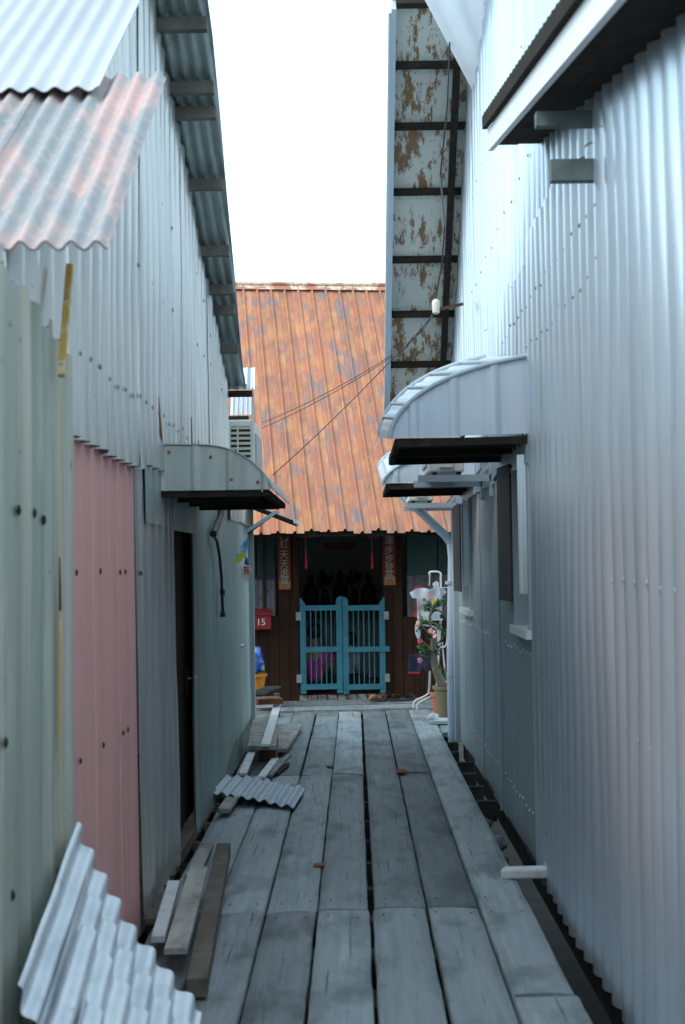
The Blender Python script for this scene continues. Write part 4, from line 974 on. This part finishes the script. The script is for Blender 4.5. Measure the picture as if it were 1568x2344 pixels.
# ================================================================== things on the boardwalk
def board(name, m, a, b, w, t, lab, cat='plank', up=(0, 0, 1), grp=None, bev=.004):
    o = MB().bar(a, b, w, t, up).build(name, m); bv = o.modifiers.new('bevel', 'BEVEL'); bv.width = bev; bv.segments = 2
    return tag(o, lab, cat, grp)
def seg(p0, p1, z0, z1): return P(*p0, Z=z0), P(*p1, Z=z1)
a, b = seg((512, 1945), (450, 2262), .045, .045); board('timber', 'brownwood', a, b, .075, .07, 'dark brown squared timber lying beside the pink panel, nearest the walkway', 'timber')
a, b = seg((455, 1990), (402, 2178), .12, .10); board('timber_plank', 'palewood', a, b, .088, .026, 'pale worn plank resting against the dark timber beside the pink panel', 'plank')
a, b = seg((475, 1935), (440, 2010), .03, .03); board('timber_plank', 'palewood', a, b, .07, .03, 'short pale plank end just beyond the dark timber on the left', 'plank')
a, b = seg((398, 2022), (362, 2150), .10, .08); board('timber_lath', 'whitewood', a, b, .055, .03, 'whitish lath lying against the foot of the left wall below the pink panel', 'plank')
a, b = seg((380, 2050), (345, 2110), .02, .02); board('timber_lath', 'brownwood', a, b, .045, .03, 'thin dark lath tucked under the whitish one at the left wall', 'plank')

# stack of loose corrugated sheets leaning on the green wall
A_ = P(178, 1893, X=-.872); B_ = P(452, 2300, Z=.23); C_ = P(48, 2252, Y=3.62)
e1 = B_-A_; e2 = C_-A_; nn = e1.cross(e2).normalized()
if nn.x < 0: nn = -nn
def loose(k, off, lift, l0, l1, lab, curve=.05, tend=1.6):
    def f(u, v):
        s_ = l0 + (l1-l0)*u; t = off + (tend-off)*v
        p = A_ + e1*s_ + e2*t
        p = p + nn*(lift + .014*math.cos(PI2*(s_*7.4)) - curve*math.sin(math.pi*min(1, max(0, s_)))*.7 + .008*wob(s_*3, t*3, 1, k))
        p = p + e2*(.02*wob(s_, k, 4))
        p.z = max(p.z, .012); return p
    return tag(sheet(f, 110, 14, .0015).build('loose_roof_sheet', 'loose', smooth=True), lab, 'metal sheet', 'loose sheets in the near left corner')
loose(0, .0, .0, -.02, 1.04, 'bottom corrugated sheet of the near-left stack, its edge showing farthest back', tend=1.04)
loose(1, .20, .018, .13, 1.0, 'second corrugated sheet from the bottom of the near-left stack')
loose(2, .42, .036, .20, .98, 'third corrugated sheet from the bottom of the near-left stack')
loose(3, .74, .054, .30, .96, 'topmost corrugated sheet of the near-left stack, nearest us', tend=1.7)

# bluish corrugated offcut farther on
k0 = P(482, 1818, Z=.07); k1 = P(672, 1842, Z=.04); k2 = P(520, 1776, Z=.09)
ee1 = k1-k0; ee2 = k2-k0; nk = UZ
def f(u, v):
    p = k0 + ee1*u + ee2*(v*1.0 + .10*wob(u*3, 1, 1.3)*(1-v)) + UZ*(.010*math.cos(PI2*u*7.6) + .012*math.sin(u*5)); return p
tag(sheet(f, 90, 8, .003).build('roof_sheet_offcut', 'offcut', smooth=True), 'small blue-grey corrugated offcut lying on the left boards', 'metal sheet')
# debris pile by the far-left wall
def pile(p0, p1, z0, z1, w, t, m, lab, nm='scrap_plank'): 
    a, b = seg(p0, p1, z0, z1); return board(nm, m, a, b, w, t, lab, 'plank', bev=.003)
pile((512, 1856), (548, 1806), .05, .05, .075, .03, 'palewood', 'pale board end poking out in front of the corrugated offcut')
pile((556, 1772), (588, 1695), .07, .16, .055, .022, 'whitewood', 'whitish lath slanting up from behind the corrugated offcut to the pile')
pile((545, 1774), (572, 1722), .06, .12, .03, .02, 'palewood', 'thin pale stick beside the whitish lath, against the left wall')
pile((598, 1780), (630, 1738), .06, .07, .055, .02, 'whitewood', 'shorter whitish lath pointing right behind the corrugated offcut')
pile((614, 1778), (662, 1728), .03, .06, .04, .02, 'palewood', 'rightmost pale lath of the debris behind the corrugated offcut')
pile((628, 1772), (654, 1752), .02, .02, .06, .02, 'joist', 'dark board scrap beneath the rightmost pale lath')
a = P(592, 1742, Z=0); b = P(632, 1742, Z=0)
o = tag(MB().box((a.x, a.y, .0), (b.x, a.y+.35, .145)).build('timber_block', 'redwood'), 'red-brown timber block propping up the debris pile', 'block')
pile((600, 1712), (610, 1618), .165, .17, .22, .035, 'palewood', 'wide grey stained plank on top of the debris pile')
pile((608, 1706), (634, 1616), .20, .21, .07, .02, 'whitewood', 'bright white tapered board on the debris pile')
pile((628, 1718), (668, 1660), .06, .05, .20, .03, 'palewood', 'broad mottled board sloping off the right side of the debris pile')
pile((585, 1604), (642, 1602), .27, .27, .30, .05, 'redwood', 'red-brown beam lying across the back of the debris pile')
pile((582, 1592), (628, 1572), .36, .40, .16, .02, 'joist', 'dark tilted board under the orange bucket')
for i, (px, py) in enumerate(((590, 1632), (634, 1640))): 
    p = P(px, py, Z=.0); tag(MB().box((p.x-.03, p.y-.04, 0), (p.x+.03, p.y+.05, .235)).build('trestle_post', 'brownwood'), 'short post holding the red-brown beam, %s one' % ('left' if i == 0 else 'right'), 'post', 'posts under the beam')
rr = random.Random(77)
def lump(p, r, m, nm, lab, cat, sq=.5):
    bm = bmesh.new(); bmesh.ops.create_icosphere(bm, subdivisions=2, radius=r)
    sd = rr.uniform(0, 99)
    for v in bm.verts:
        v.co *= 1 + .45*noise.noise(v.co*(1.6/r) + V((sd, 0, 0))); v.co.z *= sq
    me = bpy.data.meshes.new(nm); bm.to_mesh(me); bm.free(); me.materials.append(MT[m])
    o = bpy.data.objects.new(nm, me); COL.objects.link(o); o.location = V(p)+UZ*r*sq*.8; return tag(o, lab, cat)
lump(P(757, 1758, Z=0), .028, 'brownwood', 'wood_chip', 'dark chip lying on the second seam near mid-walkway', 'debris')
lump(P(919, 1772, Z=0), .042, 'redwood', 'wood_chip', 'reddish brown chip lying right of the walkway middle', 'debris')
lump(P(731, 1984, Z=0), .030, 'redwood', 'dry_leaf', 'curled brown leaf on the seam in the near half of the walkway', 'leaf', .35)
for i, (px, py, lab) in enumerate(((1190, 2000, None),)): pass
a, b = seg((1150, 1998), (1246, 1996), .02, .04)
board('kerb_block', 'whitewood', a, b+V((.03, 0, 0)), .09, .05, 'whitish block bridging the gap at the foot of the right wall', 'block', bev=.012)
lump(P(1140, 1945, Z=-.10), .055, 'rock', 'rubble', 'grey lump of rubble in the gap beside the right wall', 'rubble', .8)
lump(P(1112, 1895, Z=-.12), .04, 'rock', 'rubble', 'smaller grey rubble lump farther along the gap by the right wall', 'rubble', .8)

# left porch clutter: bucket and bag
p = HP(585, 1590, .75); p.z = .40
c = root('bucket', p, 'orange plastic bucket standing by the far-left wall corner', 'bucket')
q0 = P(590, 1592, Y=p.y)
MB().lathe([(.085, 0), (.12, .20), (.135, .205), (.137, .235), (.125, .235), (.115, .2), (.08, .01)], (q0.x-.03, p.y, q0.z), 24).build('body', 'orange', c, smooth=True)
bg = lump(V((q0.x-.05, p.y-.02, q0.z+.235)), .13, 'bluebag', 'plastic_bag', 'blue and white plastic bag on top of the orange bucket', 'bag', 1.15)

# white tube clothes rack on the right of the porch
YK = 14.75
def K(px, py, dy=0.): return P(px, py, Y=YK+dy)
c = root('clothes_rack', V((K(990, 1625).x, YK, 0)), 'white tubular clothes rack on the right of the porch', 'rack')
def rail(pts, r=.011, dy=0.): return MB().tube(smooth_path([K(px, py, dy) for px, py in pts]), r, 8).build('tube', 'rackwhite', c, smooth=True)
def smooth_path(p, n=5):
    out = []
    for i in range(len(p)-1):
        a, b, c_, d = p[max(0, i-1)], p[i], p[i+1], p[min(len(p)-1, i+2)]
        for k in range(n):
            t = k/n; out.append(.5*((2*b) + (c_-a)*t + (2*a-5*b+4*c_-d)*t*t + (3*b-a-3*c_+d)*t**3))
    return out + [p[-1]]
rail([(984, 1317), (984, 1310), (1000, 1309), (1008, 1313), (1009, 1325), (1009, 1400), (1006, 1470), (1001, 1540), (997, 1585), (975, 1600), (958, 1610), (955, 1624)])
rail([(983, 1340), (984, 1312)], .006); 
rail([(984, 1536), (982, 1580), (975, 1592), (950, 1605), (946, 1620)], .011, .15)
rail([(1012, 1470), (1018, 1530), (1024, 1585)], .009, .1)
rail([(950, 1431), (975, 1432), (998, 1437), (1003, 1450), (1003, 1468), (1006, 1480), (1015, 1482), (1022, 1475), (1024, 1455)], .009, -.05)
rail([(1009, 1345), (1026, 1345)], .004)
# hanging laundry
def garment(name, outline, m, lab, cat, dy, parts=(), fold=.012):
    q = [K(px, py, dy) for px, py in outline]
    r_ = root(name, V((sum(p.x for p in q)/len(q), YK+dy, min(p.z for p in q))), lab, cat)
    st_ = .0055; pl = [(p.x, p.z) for p in q]; x0_, x1_ = min(p[0] for p in pl), max(p[0] for p in pl); z0_, z1_ = min(p[1] for p in pl), max(p[1] for p in pl)
    def inside(x, z):
        c_ = False
        for a_, b_ in zip(pl, pl[1:]+pl[:1]):
            if (a_[1] > z) != (b_[1] > z) and x < (b_[0]-a_[0])*(z-a_[1])/(b_[1]-a_[1]) + a_[0]: c_ = not c_
        return c_
    ix, iz = int((x1_-x0_)/st_)+1, int((z1_-z0_)/st_)+1; vid = {}; vs = []; fs = []
    def gv(i, k, back):
        if (i, k, back) not in vid:
            x, z = x0_+i*st_, z0_+k*st_
            vid[(i, k, back)] = len(vs)
            vs.append(V((x, YK+dy + fold*math.sin(x*38 + z*6) + fold*1.2*wob(x, z, 9) + (.014 if back else 0), z)))
        return vid[(i, k, back)]
    for i in range(ix):
        for k in range(iz):
            if inside(x0_+(i+.5)*st_, z0_+(k+.5)*st_):
                fs.append((gv(i, k, 0), gv(i+1, k, 0), gv(i+1, k+1, 0), gv(i, k+1, 0)))
                fs.append((gv(i, k+1, 1), gv(i+1, k+1, 1), gv(i+1, k, 1), gv(i, k, 1)))
    org = wloc(r_); me = bpy.data.meshes.new('cloth'); me.from_pydata([tuple(v-org) for v in vs], [], fs); me.update(); me.materials.append(MT[m])
    me.polygons.foreach_set('use_smooth', [True]*len(me.polygons))
    o = bpy.data.objects.new('cloth', me); COL.objects.link(o); o.parent = r_
    for nm, pts, mm in parts:
        q = [K(px, py, dy-.022) for px, py in pts]; MB().add(q + [p+V((0, .006, 0)) for p in q], [tuple(range(len(q))), tuple(range(2*len(q)-1, len(q)-1, -1))] + [(i, (i+1) % len(q), (i+1) % len(q)+len(q), i+len(q)) for i in range(len(q))]).build(nm, mm, r_)
    return r_
def blob(cx, cy, rx, ry, n=10): return [(cx+rx*math.cos(PI2*i/n), cy+ry*math.sin(PI2*i/n)) for i in range(n)]
garment('t_shirt', [(952, 1347), (972, 1346), (982, 1349), (992, 1346), (1008, 1346), (1016, 1347), (1022, 1356), (1013, 1365), (1009, 1361), (1010, 1395), (1014, 1420), (955, 1420), (954, 1370), (944, 1369), (938, 1357)], 'shirtw', "child's white printed t-shirt on the white rack", 't-shirt', -.10,
        (('print', blob(982, 1383, 6, 9), 'bluecloth'), ('print', blob(992, 1380, 4, 11), 'yellow'), ('print', blob(983, 1367, 5, 5), 'pinkprint'), ('print', blob(971, 1373, 4, 4), 'tealprint'), ('print', blob(971, 1388, 4, 7), 'redcloth'), ('print', blob(984, 1395, 8, 4), 'tealprint')))
garment('towel', [(990, 1336), (998, 1330), (1004, 1333), (1008, 1362), (997, 1366), (993, 1350)], 'shirtw', 'white towel folded over the top of the rack', 'towel', -.16)
garment('red_garment', [(947, 1343), (962, 1341), (966, 1350), (957, 1372), (957, 1412), (948, 1412), (951, 1372)], 'redcloth', 'red garment hanging behind the white t-shirt', 'clothing', .02)
garment('dark_garment', [(936, 1350), (948, 1350), (946, 1400), (940, 1406), (937, 1380)], 'shorts', 'black garment hanging left of the red one', 'clothing', .05)
garment('shorts', [(935, 1498), (968, 1496), (985, 1500), (984, 1532), (975, 1536), (966, 1524), (961, 1541), (934, 1540)], 'navy', 'navy blue shorts with a red hem hanging low on the rack', 'shorts', 0.0, (('hem', [(933.5, 1538), (961, 1539), (961, 1542), (933.5, 1541.5)], 'redcloth'),))
garment('cloth_rag', [(950, 1432), (962, 1434), (963, 1456), (956, 1464), (951, 1452)], 'shirtw', 'small white cloth hanging behind the red flower', 'cloth', .0)
garment('dark_cloth', [(985, 1436), (999, 1436), (1000, 1478), (990, 1476)], 'tealprint', 'dark teal cloth hanging behind the plant stem', 'cloth', .06)
for i, (px, lab) in enumerate(((966, 'left'), (972, 'right'))):
    tag(MB().tube([K(px, 1331), K(px-3, 1322), K(px-5, 1318)], .004, 6).build('hanger_hook', 'iron'), 'thin wire hanger hook above the shirt, %s one' % lab, 'hanger', 'hanger hooks')

# potted desert rose and other pots
YP = 14.35
def Q(px, py, dy=0.): return P(px, py, Y=YP+dy)
p0 = Q(1022, 1620); p0.z = .20
pot = root('olive_pot', V((p0.x, YP, Q(1020, 1640).z)), 'olive glazed flower pot at the foot of the downpipe', 'pot')
zb, zt = Q(1020, 1640).z, Q(1020, 1570).z; hh = zt-zb
MB().lathe([(.075, 0), (.11, hh*.5), (.125, hh*.88), (.14, hh*.9), (.142, hh), (.12, hh), (.115, hh*.9), (.05, hh*.85)], (Q(1022, 1600).x, YP, zb), 24).build('body', 'olive', pot, smooth=True)
MB().lathe([(.001, 0), (.115, 0), (.10, .012), (.001, .02)], (Q(1022, 1600).x, YP, zb+hh*.88), 18).build('soil', 'soil', pot)
pot2 = root('terracotta_pot', V((Q(1003, 1640, .3).x, YP+.3, 0)), 'terracotta flower pot behind the olive one', 'pot')
zb2, zt2 = Q(1003, 1632, .3).z, Q(1003, 1585, .3).z
MB().lathe([(.06, 0), (.085, (zt2-zb2)*.8), (.10, (zt2-zb2)*.82), (.10, zt2-zb2), (.085, zt2-zb2), (.07, (zt2-zb2)*.8)], (Q(1006, 1600, .3).x, YP+.3, zb2), 22).build('body', 'terracotta', pot2, smooth=True)
MB().lathe([(.07, -.012), (.105, 0), (.09, .004)], (Q(1006, 1600, .3).x, YP+.3, zb2), 22).build('saucer', 'terracotta', pot2)
plant = root('desert_rose', V((Q(1012, 1572).x, YP, zt-.02)), 'flowering desert rose plant with a bare stem and pink flowers in the olive pot', 'plant')
stem = [(1017, 1575), (1006, 1555), (997, 1530), (993, 1500), (991, 1475), (990, 1450), (984, 1435)]
tr = smooth_path([Q(px, py) for px, py in stem], 4); MB().tube(tr, [.040*(1-i/len(tr))+.013 for i in range(len(tr))], 10).build('trunk', 'bark', plant, smooth=True)
branches = [[(990, 1450), (985, 1428), (983, 1410), (990, 1390), (1000, 1378)], [(984, 1435), (984, 1415), (992, 1400), (1005, 1398), (1018, 1410), (1026, 1422)], [(990, 1455), (972, 1440), (964, 1425), (960, 1405)], [(992, 1490), (978, 1478), (966, 1468)], [(993, 1500), (980, 1505), (962, 1498)], [(991, 1475), (1005, 1470), (1022, 1448)], [(985, 1425), (995, 1428), (1012, 1440)]]
for i, br in enumerate(branches): MB().tube(smooth_path([Q(px, py, (i % 3-1)*.05) for px, py in br], 4), .009, 7).build('branch', 'bark', plant, smooth=True)
rl = random.Random(8)
def leaf_cluster(px, py, n, spread, dy):
    mb = MB(); c0 = Q(px, py, dy)
    for i in range(n):
        d = V((rl.gauss(0, 1), rl.gauss(0, 1), rl.gauss(.25, .8))).normalized(); L = rl.uniform(.032, .055); wd = d.cross(V((rl.gauss(0, 1), rl.gauss(0, 1), 1))).normalized()*L*.30
        b = c0 + V((rl.uniform(-1, 1), rl.uniform(-1, 1), rl.uniform(-.6, .6)))*spread; nrm = d.cross(wd).normalized()*.006
        mb.add([b, b+d*L*.45+wd*.8+nrm, b+d*L*.8+wd+nrm, b+d*L, b+d*L*.8-wd+nrm, b+d*L*.45-wd*.8+nrm, b+d*L*.5-nrm], [(0, 1, 6), (1, 2, 6), (2, 3, 6), (3, 4, 6), (4, 5, 6), (5, 0, 6)])
    mb.build('leaf_cluster', 'leaf', plant, recalc=False)
for (px, py, n, s_, dy) in ((978, 1388, 27, .03, 0), (990, 1395, 14, .02, 0), (1000, 1383, 27, .035, 0), (1010, 1379, 21, .03, -.03), (965, 1420, 14, .025, -.03), (957, 1440, 9, .02, 0), (980, 1422, 12, .025, .02), (1018, 1413, 16, .025, 0), (985, 1455, 16, .03, 0), (972, 1490, 28, .035, -.04), (964, 1480, 12, .025, 0), (1000, 1490, 23, .035, 0), (1018, 1446, 16, .03, 0), (1004, 1432, 9, .02, 0)):
    leaf_cluster(px, py, n, s_, dy)
def flower(px, py, m, s_=.05, n=3):
    for k in range(n):
        c0 = Q(px+rl.uniform(-4, 4)*(n > 1), py+rl.uniform(-4, 4)*(n > 1), -.06+rl.uniform(-.03, .02)); ax = V((rl.gauss(0, .5), -1, rl.gauss(0, .5))).normalized(); e = ax.orthogonal().normalized(); g = ax.cross(e); mb = MB()
        for i in range(5):
            t = PI2*i/5; d = e*math.cos(t)+g*math.sin(t); w_ = ax.cross(d)*s_*.42
            mb.add([c0, c0+d*s_*.5+w_+ax*.012, c0+d*s_+w_*.5+ax*.006, c0+d*s_-w_*.5+ax*.006, c0+d*s_*.5-w_+ax*.012], [(0, 1, 2, 3, 4)])
        mb.build('flower', m, plant, recalc=False)
flower(957, 1428, 'petal', .028, 2); flower(988, 1446, 'petal', .028, 2); flower(996, 1456, 'petal', .028, 1); flower(958, 1466, 'petalred', .026, 2); flower(957, 1514, 'petal', .03, 2)
# red-tipped seedling in the terracotta pot, and white stool
sd_ = root('seedling', V((Q(1012, 1570, .2).x, YP+.2, zt)), 'small green and red leafed seedling behind the olive pot', 'plant')
mb = MB(); b0 = Q(1012, 1572, .25)
for i in range(16):
    d = V((rl.uniform(-.5, .5), rl.uniform(-.5, .5), 1)).normalized()*rl.uniform(.12, .24); w_ = d.cross(V((rl.gauss(0, 1), 1, 0))).normalized()*.015
    mb.add([b0, b0+d*.5+w_, b0+d, b0+d*.5-w_], [(0, 1, 2, 3)])
mb.build('leaves', 'leaf', sd_, recalc=False)
st = P(1012, 1688, Z=0.); ys2 = 13.75
def S(px, py, dy=0.): return P(px, py, Y=ys2+dy)
stl = root('stool', V((S(1010, 1690).x, ys2, 0)), 'small white plastic stool beside the foot of the downpipe', 'stool')
zt_ = S(1000, 1650).z; xs0, xs1 = S(985, 1650).x, S(1030, 1650).x
MB().prism([(0, 0), (.0, .022), (.012, .03), (xs1-xs0-.012, .03), (xs1-xs0, .022), (xs1-xs0, 0)], (xs0, ys2-.02, zt_-.03), (1, 0, 0), (0, 0, 1), (0, .28, 0)).build('seat', 'rackwhite', stl)
for ax_, ay in ((xs0+.02, ys2), (xs1-.04, ys2), (xs0+.02, ys2+.22), (xs1-.04, ys2+.22)):
    MB().obox((ax_, ay, 0.0), (.025, 0, 0), (0, .025, 0), (-.0, .0, zt_-.03)).build('leg', 'rackwhite', stl)
lump(V((S(992, 1640).x, ys2+.1, zt_-.005)), .055, 'rackwhite', 'cloth_bundle', 'whitish bundled cloth on the small stool', 'cloth', .7)
